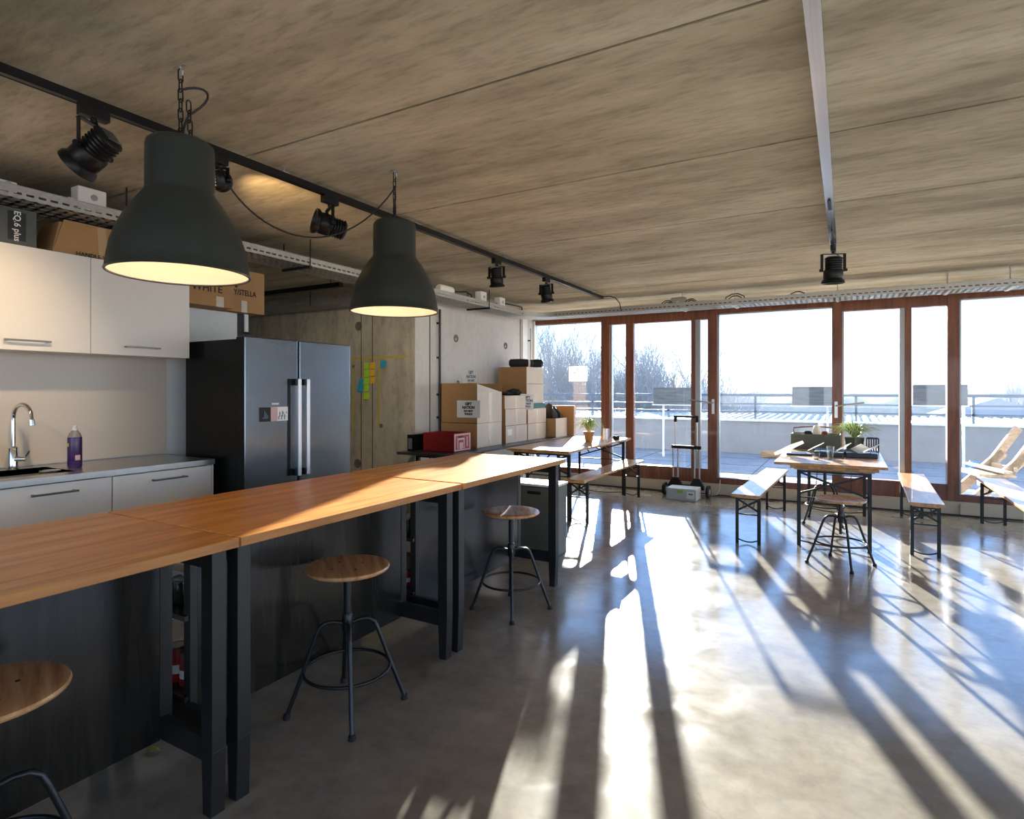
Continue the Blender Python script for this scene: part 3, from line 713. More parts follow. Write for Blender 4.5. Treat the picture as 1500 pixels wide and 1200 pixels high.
# leaves on the floor
for k, (px, py, r) in enumerate([(212, 1102, .3), (608, 842, 1.2)]):
    p = atz(px, py, 0)
    o = MB().blade([(0,0,.004),(.02,.008,.014),(.045,.012,.012),(.065,.01,.004)], .03).build('dry_leaf', 'leaf_dry', loc=(p.x, p.y, .0015), rot=(0,0,r)); tag(o, ['dry yellow leaf on the floor below the near bar table', 'dry yellow leaf on the floor below the middle bar table'][k], 'leaf', 'dry leaves')

# ================================================================ STOOLS
def make_stool(label, loc, rz, h, k='stool'):
    t = thing('swivel_stool', label, 'stool', loc, rz, 'round wooden swivel stools')
    r = .187
    st = MB().lathe([(.001,h-.022),(r-.012,h-.022),(r-.003,h-.017),(r,h-.010),(r-.004,h-.003),(r-.02,h),(r*.6,h-.004),(.001,h-.006)], 48).build('seat', 'seat_wood', t, smooth=True)
    for a in range(4):
        x, y = .075*math.cos(a*PI/2+.4), .075*math.sin(a*PI/2+.4)
        MB().lathe([(.006,h-.0055),(.006,h-.003),(.001,h-.003)], 10, c=(x,y,0)).build('screw', 'black_metal', st)
    MB().lathe([(.055,h-.030),(.055,h-.022)], 20, capb=True, capt=True).build('mount_plate', 'steel_dark', t)
    MB().cyl((0,0,.40), (0,0,h-.025), .0165, 16).build('post', 'steel_dark', t, smooth=True)
    MB().cyl((0,0,.25), (0,0,.41), .011, 12).build('screw_spindle', 'steel_dark', t, smooth=True)
    MB().lathe([(.018,.345),(.024,.36),(.024,.40),(.022,.43),(.018,.435)], 20, capb=True, capt=True).build('hub', 'steel_dark', t, smooth=True)
    R = .255
    for a in range(4):
        ca, sa = math.cos(a*PI/2), math.sin(a*PI/2)
        prof = [(.015,.385),(.06,.398),(.095,.396),(.118,.38),(.134,.345),(.15,.30),(.2,.16),(R,.012)]
        lg = MB().tube([(p*ca, p*sa, z) for p, z in prof], .0095, 10).build('leg', 'steel_dark', t, smooth=True)
        MB().lathe([(.015,0),(.016,.006),(.013,.022),(.001,.024)], 12, c=(R*ca, R*sa, 0), capb=True).build('rubber_foot', 'rubber', lg, smooth=True)
    rr = .187
    MB().tube([(rr*math.cos(x), rr*math.sin(x), .185) for x in [q*2*PI/40 for q in range(40)]], .0075, 10, closed=True).build('foot_ring', 'steel_dark', t, smooth=True)
    return t
make_stool('swivel stool in front of the middle bar table, orange brown round seat', (-1.95, 1.945, 0), math.radians(-41), .646)
make_stool('swivel stool in front of the far bar table, sun glint on its seat rim', (-1.905, 3.355, 0), math.radians(-59), .646)
make_stool('swivel stool cut off by the left photo edge, striped round seat', (-1.955, .66, 0), math.radians(-20), .645)
make_stool('low swivel stool in front of the end of the right trestle table', (-.04, 5.55, 0), math.radians(-72), .545)
make_stool('swivel stool standing under the right trestle table', (-.2, 7.25, 0), math.radians(-50), .58)

# ================================================================ TRESTLE TABLES AND BENCHES
def make_trestle(name, label, cat, loc, rz, Lh, W, H, wood_, group, th=.026, inset=.14):
    """local x across (-W/2..W/2), y along 0..Lh"""
    t = thing(name, label, cat, loc, rz, group)
    MB().box(-W/2, W/2, 0, Lh, H-th, H).build('tabletop' if cat == 'table' else 'seat', wood_, t, bevel=.004)
    tb = cat == 'table'
    for y in (.07, Lh/2, Lh-.12): MB().box(-W/2+.03, W/2-.03, y, y+.05, H-th-.018, H-th).build('batten', wood_, t)
    lx = W/2 - (.07 if tb else .03); s_ = .032 if tb else .028; zt_ = H-th-.018
    for y, sg in ((inset, 1), (Lh-inset, -1)):
        for sx_ in (-1, 1):
            b = MB(); x = sx_*lx
            b.box(x-s_/2, x+s_/2, y-.003, y+.003, 0, zt_); b.box(x+sx_*s_/2-.003 if sx_ > 0 else x-s_/2, x+s_/2 if sx_ > 0 else x-s_/2+.003, y-.003, y+s_*.9, 0, zt_)
            b.build('leg', 'trestle_steel', t)
        cb = MB(); drop = .22 if tb else .13
        cb.bar((-lx, y, zt_-.02), (lx, y, zt_-drop), .006, .018).bar((lx, y+.007, zt_-.02), (-lx, y+.007, zt_-drop), .006, .018)
        cb.bar((-lx, y, zt_-drop-.03), (lx, y, zt_-drop-.03), .006, .012)
        cb.bar((-lx, y, zt_-.012), (lx, y, zt_-.012), .02, .02)
        cb.build('cross_brace', 'trestle_steel', t)
        n = 9
        MB().tube([(-lx+2*lx*k/n, y-.0+.02*math.sin(PI*k/n), .045-.03*math.sin(PI*k/n)) for k in range(n+1)], .006, 8).build('foot_bar', 'trestle_steel', t, smooth=True)
        st = MB()
        st.bar((-lx*.5, y, zt_-drop*.8), (-lx*.5, y+sg*(.34 if tb else .2), zt_-.005), .006, .016).bar((lx*.5, y, zt_-drop*.8), (lx*.5, y+sg*(.34 if tb else .2), zt_-.005), .006, .016)
        st.build('folding_stay', 'trestle_steel', t)
    return t
G1, G2 = 'folding trestle tables', 'folding trestle benches'
make_trestle('trestle_table', 'wooden trestle table with potted plant beside the stacked boxes', 'table', (-2.97, 5.80, 0), 0, 2.1, .78, .775, 'trestle_wood', G1)
tr = make_trestle('trestle_table', 'trestle table with dark cases and a plant in front of the second sliding door', 'table', (-.10, 6.0, 0), 0, 1.85, .70, .742, 'trestle_wood', G1, inset=.06)
o = MB().box(-.45, .45, 0, 1.95, 0, .024).build('table_board', 'bench_wood', loc=(-.135, 6.0, .742), bevel=.004); tag(o, 'wide wooden board lying on the right trestle table', 'board')
TZ = .766
make_trestle('trestle_bench', 'trestle bench in front of the left trestle table near the bar end', 'bench', (-2.52, 5.78, 0), 0, 2.09, .25, .48, 'bench_wood', G2)
make_trestle('trestle_bench', 'sunlit trestle bench left of the table with dark cases', 'bench', (-.80, 5.72, 0), math.radians(-2), 2.1, .25, .48, 'bench_wood', G2)
make_trestle('trestle_bench', 'trestle bench right of the table with dark cases, half in shade', 'bench', (.59, 6.03, 0), math.radians(-1.5), 2.1, .25, .48, 'bench_wood', G2)
make_trestle('trestle_bench', 'trestle bench at the right photo edge', 'bench', (1.365, 6.05, 0), 0, 2.08, .25, .48, 'bench_wood', G2)

# ---------------- plants
def spider(t, n, R, H, w_, seed, z0=0):
    rnd = random.Random(seed)
    for mat_, share in (('plant_green', .35), ('plant_pale', .65)):
        b = MB()
        for k in range(int(n*share)):
            a = rnd.random()*2*PI; r = R*(.45+.55*rnd.random()); h = H*(.5+.5*rnd.random()); droop = rnd.random()*.8
            pts = []
            for q in range(7):
                s_ = q/6
                pts.append((r*s_*math.cos(a), r*s_*math.sin(a), z0 + h*math.sin(min(1, s_*1.25)*PI*.62) - droop*h*s_*s_))
            b.blade(pts, w_)
        b.build('leaves', mat_, t)
t = thing('spider_plant', 'spider plant in a terracotta pot on the left trestle table', 'plant', (-2.86, 7.05, .775))
MB().lathe([(.045,0),(.05,.01),(.062,.10),(.070,.105),(.070,.13),(.060,.13),(.055,.11),(.001,.11)], 28, capb=True).build('pot', 'terracotta', t, smooth=True)
spider(t, 110, .25, .22, .013, 3, .11)
t = thing('steel_mug', 'steel mug with handle on the left trestle table beside the plant', 'mug', (-2.78, 7.42, .775))
MB().lathe([(.055,0),(.055,.15),(.052,.15),(.052,.005),(.001,.005)], 28, capb=True).build('cup', 'stainless', t, smooth=True)
MB().tube([(.055,0,.12),(.085,0,.12),(.09,0,.08),(.08,0,.04),(.055,0,.035)], .005, 8).build('handle', 'stainless', t, smooth=True)
t = thing('camera_case', 'small black object beside the steel mug', 'case', (-2.66, 7.52, .775))
MB().box(-.04,.04,-.03,.03,0,.05).build('body', 'black_cloth', t, bevel=.008); MB().tube([(-.03,0,.05),(0,0,.065),(.03,0,.05)], .004, 6).build('strap', 'cable_black', t)

# ---------------- things on the right table
t = thing('wooden_crate', 'grey green crate with arched handle rail on the far end of the right table', 'crate', (-.55, 7.45, TZ))
MB().box(0,.5,0,.012,0,.17).box(0,.5,.29,.302,0,.17).box(0,.012,.012,.29,0,.17).box(.488,.5,.012,.29,0,.17).box(.012,.488,.012,.29,0,.012).build('body', 'crate_green', t, bevel=.002)
MB().tube([(.01,.296,.17),(.01,.296,.22),(.12,.296,.235),(.25,.296,.24),(.38,.296,.235),(.49,.296,.215),(.49,.296,.17)], .008, 8).build('rail', 'frame_wood', t, smooth=True)
for k, (x, m_, r, lab) in enumerate([(.17,'black_cloth',.055,'black bundle inside the grey green crate'), (.34,'red_plastic',.045,'red bundle inside the grey green crate'), (.25,'paper',.06,'white cloth bundle at the back of the grey green crate')]):
    y_ = .1 if k < 2 else .22; zz = .02
    bb = MB().lathe([(.01,0),(r,.02),(r*1.1,.08),(r*.9,.14),(r*.5,.185 if k < 2 else .23),(.005,.19 if k < 2 else .25)], 14)
    for v in bb.bm.verts: v.co += Vector((random.uniform(-.008,.008), random.uniform(-.008,.008), 0))
    o = bb.build('cloth_bundle', m_, smooth=True, loc=(-.55+x, 7.45+y_, TZ+.014)); tag(o, lab, 'bundle', 'bundles in the crate')
t = thing('spider_plant', 'pale spider plant in a dark square pot on the right table', 'plant', (.08, 7.5, TZ))
MB().lathe([(.075,0),(.095,.15),(.09,.15),(.085,.13),(.001,.13)], 4, capb=True).build('pot', 'crate_green', t)
spider(t, 150, .30, .21, .014, 5, .13)
t = thing('wire_basket', 'dark slatted basket right of the pale spider plant', 'basket', (.19, 7.42, TZ))
b = MB()
for k in range(6):
    b.box(.022*k, .022*k+.008, 0, .006, 0, .15).box(.022*k, .022*k+.008, .14, .146, 0, .15)
b.box(0,.118,-.003,.009,.14,.15).box(0,.118,-.003,.009,0,.008).box(0,.118,.137,.149,.14,.15).box(0,.008,0,.146,.07,.15).box(.110,.118,0,.146,.07,.15).box(0,.118,0,.146,0,.006)
b.build('slats', 'black_metal', t)
specs = [(-.42,6.72,.30,.22,.03,.1,'flat dark case at the left end of the right table'), (-.10,6.68,.34,.24,.045,-.05,'flat dark case in the middle of the right table'), (.10,7.02,.34,.22,.04,.06,'flat dark case behind the drinking glass'), (.13,6.72,.16,.24,.04,.0,'small flat dark case right of the glass')]
specs = [(-.43,6.80,.24,.26,.02,.12,'flat dark case at the left end of the right table'), (-.15,6.82,.27,.24,.045,-.04,'flat dark case in the middle of the right table'), (.13,6.84,.27,.24,.045,.03,'flat dark case at the right end of the right table'), (-.10,7.16,.40,.22,.04,0,'flat dark case behind the others on the right table')]
for (x, y, w_, d_, h_, a, lab) in specs:
    t = thing('flat_case', lab, 'case', (x, y, TZ), a, 'flat dark cases on the right table')
    MB().box(-w_/2, w_/2, -d_/2, d_/2, 0, h_).build('body', 'device_navy', t, bevel=.006)
    MB().box(-w_*.3, w_*.3, -d_*.3, d_*.3, h_, h_+.003).build('lid_panel', plain('navy_light', (.06,.10,.14), .25) if 'navy_light' not in M else 'navy_light', t)
cards = [(-.50,6.62,.5,'white card leaning at the left end of the right table',.0), (-.27,6.83,.35,'white card tilted on the middle dark case',.046), (-.02,6.93,.3,'white card tilted between the middle and right cases',.046), (.12,6.80,-.3,'white card lying tilted on the right dark case',.049), (.22,6.86,.35,'white card at the far right of the right table',.049)]
for i, (x, y, a, lab, dz) in enumerate(cards):
    w_ = .20 if i == 0 else .11; l_ = .24 if i == 0 else .19
    o = MB().box(-w_/2, w_/2, -l_/2, l_/2, 0, .006 if i else .03).build('white_card', 'thin_paper', loc=(x, y, TZ+dz+(.036 if i else .065)), rot=(math.radians(8), math.radians(-28), -a)); tag(o, lab, 'card', 'white cards on the right table')
p = atz(1222, 670, TZ)
t = thing('drinking_glass', 'clear drinking glass with printed mark on the right table edge', 'glass', (-.13, 6.42, TZ))
MB().lathe([(.028,0),(.034,.13),(.032,.13),(.027,.006),(.001,.006)], 28, capb=True).build('glass', 'glass_clear', t, smooth=True)
MB().box(-.008,.010,-.0335,-.0325,.06,.085).build('printed_mark', 'ink_blue', t)
t = thing('plastic_cup', 'small clear plastic cup left of the drinking glass', 'cup', (-.25, 6.40, TZ))
MB().lathe([(.026,0),(.034,.06),(.033,.06),(.025,.003),(.001,.003)], 24, capb=True).build('cup', 'glass_clear', t, smooth=True)

# ================================================================ LONG DARK TABLE WITH STACKED BOXES
DZ = .75
t = thing('dark_table', 'long dark table along the pale concrete wall under the boxes', 'table', (XL+.02, 5.06, 0))
MB().box(.0, .74, 0, 3.18, DZ-.028, DZ).build('tabletop', plain('dark_top', (.05,.055,.055), .3), t, bevel=.003)
for y in (.25, 1.6, 2.9):
    for x in (.1, .62):
        MB().box(x-.02, x+.02, y-.02, y+.02, 0, DZ-.03).build('leg', 'steel_dark', t)
    MB().bar((.1, y, .12), (.62, y, .6), .01, .02).bar((.62, y+.012, .12), (.1, y+.012, .6), .01, .02).box(.08,.64,y-.012,y+.012,DZ-.075,DZ-.03).build('cross_brace', 'steel_dark', t)
BXF = -3.77
def carton(x0, x1, y0, y1, z0, h, lab, tape_=True, name='cardboard_box', open_=False, label_=False, group='cardboard boxes on the dark table'):
    t = thing(name, lab, 'box', (x1, y0, z0), 0, group)
    Wd, Ln = x1-x0, y1-y0
    if open_:
        th = .005
        MB().box(-Wd,0,0,th,0,h).box(-Wd,0,Ln-th,Ln,0,h).box(-Wd,-Wd+th,0,Ln,0,h).box(-th,0,0,Ln,0,h).box(-Wd,0,0,Ln,0,th).build('carton', 'cardboard', t)
        MB().box(0, .0012, 0, Ln, 0, h).build('lit_face', 'cardboard_lit', t)
    else:
        MB().box(-Wd, 0, 0, Ln, 0, h-.001).build('carton', 'cardboard', t, bevel=.003)
        MB().box(0, .0012, .003, Ln-.003, .003, h-.004).build('lit_face', 'cardboard_lit', t)  # thin plate paints the skylit side of the box
    if tape_: MB().box(.0012, .0028, Ln*.45, Ln*.57, h*.3, h-.004).box(.0012,.0028, Ln*.47, Ln*.55, .005, h*.28).build('tape', 'tape_pale', t)
    if label_: MB().box(.0012, .0024, .05, .16, h*.45, h*.8).build('shipping_label', 'paper', t)
    return t
yb0, yb1 = 5.83, 6.40
b1 = carton(XL+.06, BXF, yb0, yb1, DZ, .29, 'closed cardboard box under the big open box nearest the pipe')
b2 = carton(XL+.06, BXF, yb0, yb1, DZ+.29, .37, 'big open topped cardboard box with a notice on its side', open_=True)
# raised flaps of the big box
MB().box(-.515, 0, 0, .004, .37, .475).build('flap', 'cardboard', b2)
MB().box(-.515, -.511, 0, .57, .37, .475).build('flap', 'cardboard', b2)
MB().hull8([(-.002,.0,.37),(0,.0,.37),(-.002,.56,.37),(0,.56,.37),(-.03,.02,.47),(-.028,.02,.47),(-.03,.03,.47),(-.028,.03,.47)]).build('flap', 'cardboard_lit', b2)
MB().box(-.515, 0, .566, .57, .37, .475).build('flap', 'cardboard', b2)
def notice(loc, rot, W_, H_, lab, curl=0, faint=False, sheet='thin_paper'):
    t = thing('paper_notice', lab, 'paper notice', loc, 0, 'taped paper notices'); t.rotation_euler = rot
    n = 6; b = MB()
    for k in range(n):
        x0, x1 = -W_/2+W_*k/n, -W_/2+W_*(k+1)/n
        z0, z1 = curl*math.cos(PI*k/n)**2, curl*math.cos(PI*(k+1)/n)**2
        b.hull8([(x0,-H_/2,z0-.0008),(x1,-H_/2,z1-.0008),(x0,-H_/2,z0),(x1,-H_/2,z1),(x0,H_/2,z0-.0008),(x1,H_/2,z1-.0008),(x0,H_/2,z0),(x1,H_/2,z1)])
    b.build('sheet', sheet, t)
    ink = 'ink_blue' if faint else 'ink'; s_ = H_/.21; sx_ = W_/.2
    for k, (tx, sz, y_) in enumerate([('GIFT', .046, .062), ('NATION', .046, .018), ('DO NOT', .032, -.025), ('TOUCH', .032, -.062)]):
        text('lettering', tx, sz*s_, ink, t, (0, y_*s_, .0006+curl*.25), (0,0,0), .0026, min(1, sx_/s_))
    return t
pa, pb = aty(669.5, 586.5, yb0), aty(703.5, 612.5, yb0)
notice(((pa.x+pb.x)/2, yb0-.0025, (pa.z+pb.z)/2), RY, pb.x-pa.x, pa.z-pb.z, 'white paper notice on the side of the big open box', sheet='paper')
pa, pb = atx(680, 543, XL), atx(699, 572, XL)
notice((XL+.004, (pa.y+pb.y)/2, (pa.z+pb.z)/2+.03), RX, pb.y-pa.y, pa.z-pb.z, 'white paper notice taped to the concrete wall above the big box', faint=True)
pa, pb = aty(832.5, 537, YW), aty(859, 558.5, YW)
notice(((pa.x+pb.x)/2, YW+.024, (pa.z+pb.z)/2), RY, pb.x-pa.x, pa.z-pb.z, 'white paper notice stuck on the leftmost window pane', faint=True)
# middle stack
ys0, ys1 = 6.50, 7.08
carton(XL+.1, BXF, ys0, ys1, DZ, .225, 'bottom box of the middle stack of three', label_=True)
carton(XL+.1, BXF-.005, ys0, ys1-.01, DZ+.225, .215, 'middle box of the middle stack of three')
b3 = carton(XL+.1, BXF+.0, ys0-.03, ys1-.02, DZ+.44, .175, 'top box of the middle stack with black cloth on it')
notice((BXF+.012, ys1-.03, DZ+.44+.085), (PI/2, math.radians(4), PI/2+math.radians(-32)), .22, .21, 'white paper notice hanging over the corner of the middle stack', curl=.0, faint=True)
def lump(name, mat_, loc, sx_, sy_, sz_, lab, seed, cat='cloth', group=None, sub=3):
    rnd = random.Random(seed)
    bm = bmesh.new(); bmesh.ops.create_icosphere(bm, subdivisions=sub, radius=1)
    ph = [rnd.random()*6 for _ in range(6)]
    for v in bm.verts:
        c0 = v.co.copy(); k = 1 + .13*math.sin(3*c0.x+ph[0]) + .12*math.sin(4*c0.y+ph[1]) + .08*math.sin(9*c0.x+5*c0.y+ph[2]) + .05*math.sin(13*c0.z+7*c0.x+ph[3])
        v.co = Vector((c0.x*sx_*k, c0.y*sy_*k, max(0, (c0.z*k*.75+.62)*sz_*.75)))
    b = MB(); b.bm.free(); b.bm = bm
    o = b.build(name, mat_, smooth=True, loc=loc); tag(o, lab, cat, group); return o
lump('folded_cloth', 'black_cloth', (-3.98, 6.72, DZ+.615), .17, .2, .05, 'flat black cloth on the middle stack of boxes', 3)
lump('folded_cloth', 'black_cloth', (-3.93, 6.98, DZ+.615), .12, .12, .075, 'crumpled black cloth beside the tall pair of boxes', 4)
# right stack
yr0, yr1 = 7.10, 7.66
carton(XL+.1, BXF, yr0, yr1, DZ, .225, 'lower of the two small boxes under the tall boxes')
carton(XL+.1, BXF, yr0, yr1, DZ+.225, .205, 'upper of the two small boxes under the tall boxes')
carton(-4.25, BXF-.03, yr0+.02, yr1-.02, DZ+.43, .34, 'tall box below the topmost box', tape_=False)
carton(-4.25, BXF-.03, yr0+.02, yr1-.02, DZ+.77, .235, 'topmost box carrying the black rolls', tape_=False)
o = MB().box(0,.028,0,.5,0,.07).build('teal_folder', 'teal_cloth', loc=(BXF-.029, yr0+.04, DZ+.43)); tag(o, 'teal strip lying on the upper small box in front of the tall box', 'folder')
for k, (y0_, y1_) in enumerate([(7.17, 7.42), (7.44, 7.62)]):
    t = thing('black_roll', ['longer black fabric roll on the topmost box', 'shorter black fabric roll on the topmost box near the window'][k], 'roll', ((-4.13,-3.90)[k], (7.22,7.44)[k], DZ+1.005), math.radians(-50), 'black rolls')
    l_ = (.34, .17)[k]
    MB().tube([(0,0,.06),(0,.02,.06),(0,l_*.5,.062),(0,l_-.02,.06),(0,l_,.06)], .05, 16, rs=[.035,.055,.06,.055,.035]).build('fabric', 'black_cloth', t, smooth=True)
    MB().tube([(0,l_*.78,.061),(0,l_*.86,.061)], .0605, 16).build('band', 'paper' if k == 0 else 'steel_dark', t, smooth=True)
# open box with black bags and the tall cardboard behind it
carton(-4.12, -3.63, 7.69, 8.08, DZ, .275, 'open box with black bags near the window', open_=True, tape_=False)
t = thing('flat_cardboard', 'tall folded cardboard standing behind the box with black bags', 'cardboard', (-4.0, 8.13, DZ), 0)
MB().box(0, .46, 0, .07, 0, .45).build('sheet', 'cardboard', t, bevel=.003); MB().box(.46, .463, 0.002, .068, .003, .447).build('edge', 'cardboard_lit', t)  # narrow side painted as catching the sky light
for k, (x, y, z, a, b_, c_, lab) in enumerate([(-3.86,7.82,DZ+.02,.21,.12,.47,'black bag standing in the open box, left one'), (-3.80,7.99,DZ+.02,.16,.075,.40,'black bag standing in the open box, right one')]):
    lump('black_bag', 'black_cloth', (x, y, z), a*.82, b_*.85, c_, lab, 20+k, 'bag', 'black bags in the open box')
# red crate and binder
t = thing('red_crate', 'red plastic bottle crate on the near end of the dark table', 'crate', (-4.15, 5.30, DZ))
MB().box(0,.42,0,.006,0,.205).box(0,.42,.33,.336,0,.205).box(0,.006,0,.336,0,.205).box(.414,.42,0,.336,0,.205).box(0,.42,0,.336,0,.008).build('body', 'red_plastic', t, bevel=.002)
MB().box(-.004,.424,-.004,.34,.185,.205).build('rim', 'red_plastic', t) if False else None
b = MB().box(.42,.423,.01,.03,.01,.195).box(.42,.423,.305,.325,.01,.195).box(.42,.423,.03,.305,.01,.025).box(.42,.423,.03,.305,.18,.195).box(.42,.423,.07,.085,.03,.15).box(.42,.423,.085,.19,.13,.15).box(.42,.423,.19,.205,.03,.15).box(.42,.423,.25,.27,.05,.16)
b.build('end_lattice', 'pink_print', t)
MB().box(.42,.424,.105,.175,.03,.10).build('end_badge', 'pink_print', t); MB().box(.42,.4242,.10,.18,.155,.172).build('grip_slot', 'black_metal', t)
t = thing('ring_binder', 'dark ring binder with silver spine beside the red crate', 'binder', (-4.31, 5.22, DZ))
MB().box(0,.075,0,.28,0,.18).build('cover', 'black_metal', t); MB().box(.012,.065,-.002,0,.02,.14).build('spine_label', 'alu_grey', t); MB().lathe([(.01,0),(.01,.003)], 12, mat=Matrix.Translation((.035,-.002,.15)) @ Matrix.Rotation(PI/2,4,'X')).build('finger_hole', 'ink', t)

# ================================================================ HAND TRUCK WITH TOOL CASE
t = thing('tool_case', 'pale blue grey tool case on the floor in front of the hand truck', 'case', (-2.06, 7.76, 0), math.radians(-1))
MB().box(0,.385,0,.27,.0,.155).build('body', 'case_blue_grey', t, bevel=.008)
MB().box(-.003,.388,-.004,.272,.11,.118).build('lid_seam', 'alu_grey', t)
MB().box(.14,.22,-.006,0,.095,.135).build('latch', 'lime', t, bevel=.003)
MB().box(.27,.36,-.005,0,.03,.12).build('label_plate', 'cap_white', t); MB().box(.29,.345,-.006,-.004,.08,.1).build('label_print', 'ink_blue', t)
MB().box(.02,.11,-.007,0,.05,.06).build('grip', 'alu_grey', t)
t = thing('hand_truck', 'folding black and silver hand truck standing against the first sliding door', 'hand truck', (-1.88, 8.10, 0), math.radians(-3))
for sx_ in (-1, 1):
    x = sx_*.145
    MB().cyl((x,0,.62),(x,0,1.07),.009,10).build('upper_tube', 'handle_steel', t, smooth=True)
    for dx in (-.032, .032):
        MB().cyl((x+dx,0,.22),(x+dx,0,.66),.011,10).build('lower_tube', 'alu_grey', t, smooth=True)
    MB().hull8([(x-.10,-.03,.14),(x+.10,-.03,.14),(x-.10,.03,.14),(x+.10,.03,.14),(x-.04,-.02,.25),(x+.04,-.02,.25),(x-.04,.02,.25),(x+.04,.02,.25)]).build('wheel_bracket', 'black_metal', t, bevel=.004)
    w_ = MB().tube([(x*1.0+sx_*.13,0,.085),(x*1.0+sx_*.165,0,.085)], .085, 28).build('wheel', 'rubber', t, smooth=True)
    MB().tube([(x+sx_*.12,0,.085),(x+sx_*.17,0,.085)], .035, 18).build('wheel_hub', 'alu_grey', w_, smooth=True)
    MB().box(x-.02,x+.02,-.012,.012,1.0,1.075).build('grip_corner', 'black_metal', t, bevel=.004)
MB().box(-.165,.165,-.013,.013,1.06,1.09).build('handle', 'black_metal', t, bevel=.005)
MB().box(-.20,.20,-.016,.016,.64,.685).build('crossbar', 'black_metal', t, bevel=.005)
MB().box(-.24,.24,-.02,.02,.10,.16).build('axle_bar', 'black_metal', t, bevel=.004)
# ================================================================ CEILING SERVICES
# black lighting track
TX = -2.68; zt0 = 2.585
t = thing('lighting_track', 'black spotlight track running along the ceiling above the bar', 'lighting track', (TX, 0, 0))
MB().box(-.018,.018,-1.2,7.05,zt0,zt0+.034).box(-.018,-.013,-1.2,7.05,zt0-.002,zt0).box(.013,.018,-1.2,7.05,zt0-.002,zt0).build('track', 'black_metal', t)
for y in (-.6, .9, 2.2, 3.35, 4.6, 5.9, 6.7):
    MB().box(-.02,.02,y-.025,y+.025,zt0+.034,zt0+.04).cyl((0,y,zt0+.04),(0,y,ZC),.004,8).build('hanger', 'galvanised', t)
p = Vector((0, 7.05, zt0+.015))
MB().tube([p, p+Vector((0,.05,.02)), p+Vector((.06,.10,.03)), p+Vector((.12,.14,.01)), p+Vector((.16,.2,-.05)), p+Vector((.165,.24,-.15))], .006, 8).build('feed_cable', 'cable_black', t, smooth=True)
# spots
def spot(name, label, loc, pan, tilt, group='track spotlights', mount=True, sc=1.0, lamp_on=False):
    """body axis pans about z and tilts down from horizontal by tilt"""
    t = thing(name, label, 'spotlight', loc, 0, group)
    MB().box(-.02,.02,-.055,.055,-.045,0).build('adapter', 'black_metal', t, bevel=.004)
    MB().cyl((0,0,-.062),(0,0,-.045),.012,12).build('swivel', 'black_metal', t)
    P = Matrix.Rotation(pan, 4, 'Z')
    # yoke: local x across
    hw = .068*sc
    yk = MB()
    for a, b_ in (((-hw,0,-.068),(hw,0,-.068)), ((-hw,0,-.066),(-hw,0,-.168*sc)), ((hw,0,-.066),(hw,0,-.168*sc))):
        yk.bar(P @ Vector(a), P @ Vector(b_), .022, .005)
    yk.build('yoke', 'black_metal', t)
    c = Vector((0,0,-.158*sc))
    B = Matrix.Translation(c) @ P @ Matrix.Rotation(tilt, 4, 'X') @ Matrix.Rotation(-PI/2, 4, 'X')   # local +z becomes +y then tilts
    r = .055*sc
    prof = [(.001,-.085),(r*.7,-.085),(r*.92,-.078)]
    for k in range(5): prof += [(r,-.07+.014*k),(r*.9,-.066+.014*k),(r*.9,-.060+.014*k)]
    prof += [(r,0),(r*1.05,.004),(r*1.05,.05),(r*.98,.056)]
    bd = MB().lathe([(a*1, b_*sc) for a, b_ in prof], 28, mat=B).build('body', 'black_metal', t, smooth=True)
    MB().lathe([(r*.98,.055*sc),(r*1.22,.07*sc),(r*1.25,.085*sc),(r*1.12,.088*sc),(r*.95,.072*sc)], 28, mat=B).build('front_ring', 'black_metal', bd, smooth=True)
    MB().lathe([(.001,.066*sc),(r*.95,.066*sc)], 24, mat=B).build('lens', 'bulb_glass' if lamp_on else 'lid_metal', bd)
    for sx_ in (-1, 1): MB().cyl(c + P @ Vector((sx_*hw*1.0,0,0)), c + P @ Vector((sx_*(hw+.018),0,0)), .012, 12).build('knob', 'black_metal', t)
    bk = MB()
    for k in range(-2, 3): bk.box(-r*.55, r*.55, -.003+k*.014, .003+k*.014, -.089*sc, -.084*sc, mat=B)
    bk.build('vent_grille', 'lid_metal', bd)
    MB().tube([(0,0.01,-.05), P @ Vector((hw*.6,.01,-.085)), P @ Vector((hw*.3,-.02,-.11)), P @ Vector((-hw*.3,-.03,-.125*sc))], .004, 6).build('cord', 'cable_black', t, smooth=True)
    return t
spot('track_spotlight', 'black track spotlight left of the big near pendant, tilted down', (TX, 1.26, zt0), math.radians(115), math.radians(-38), sc=1.12)
spot('track_spotlight', 'black track spotlight mostly hidden behind the near pendant', (TX, 1.80, zt0), math.radians(35), math.radians(15), sc=.8, lamp_on=True)
spot('track_spotlight', 'black track spotlight between the two pendants, rear grille showing', (TX, 2.53, zt0), math.radians(150), math.radians(12), sc=1.1)
spot('track_spotlight', 'black track spotlight pointing down, third along the visible track', (TX, 4.46, zt0), math.radians(10), math.radians(-80))
spot('track_spotlight', 'black track spotlight nearest the window end of the track', (TX, 5.45, zt0), math.radians(0), math.radians(-72))
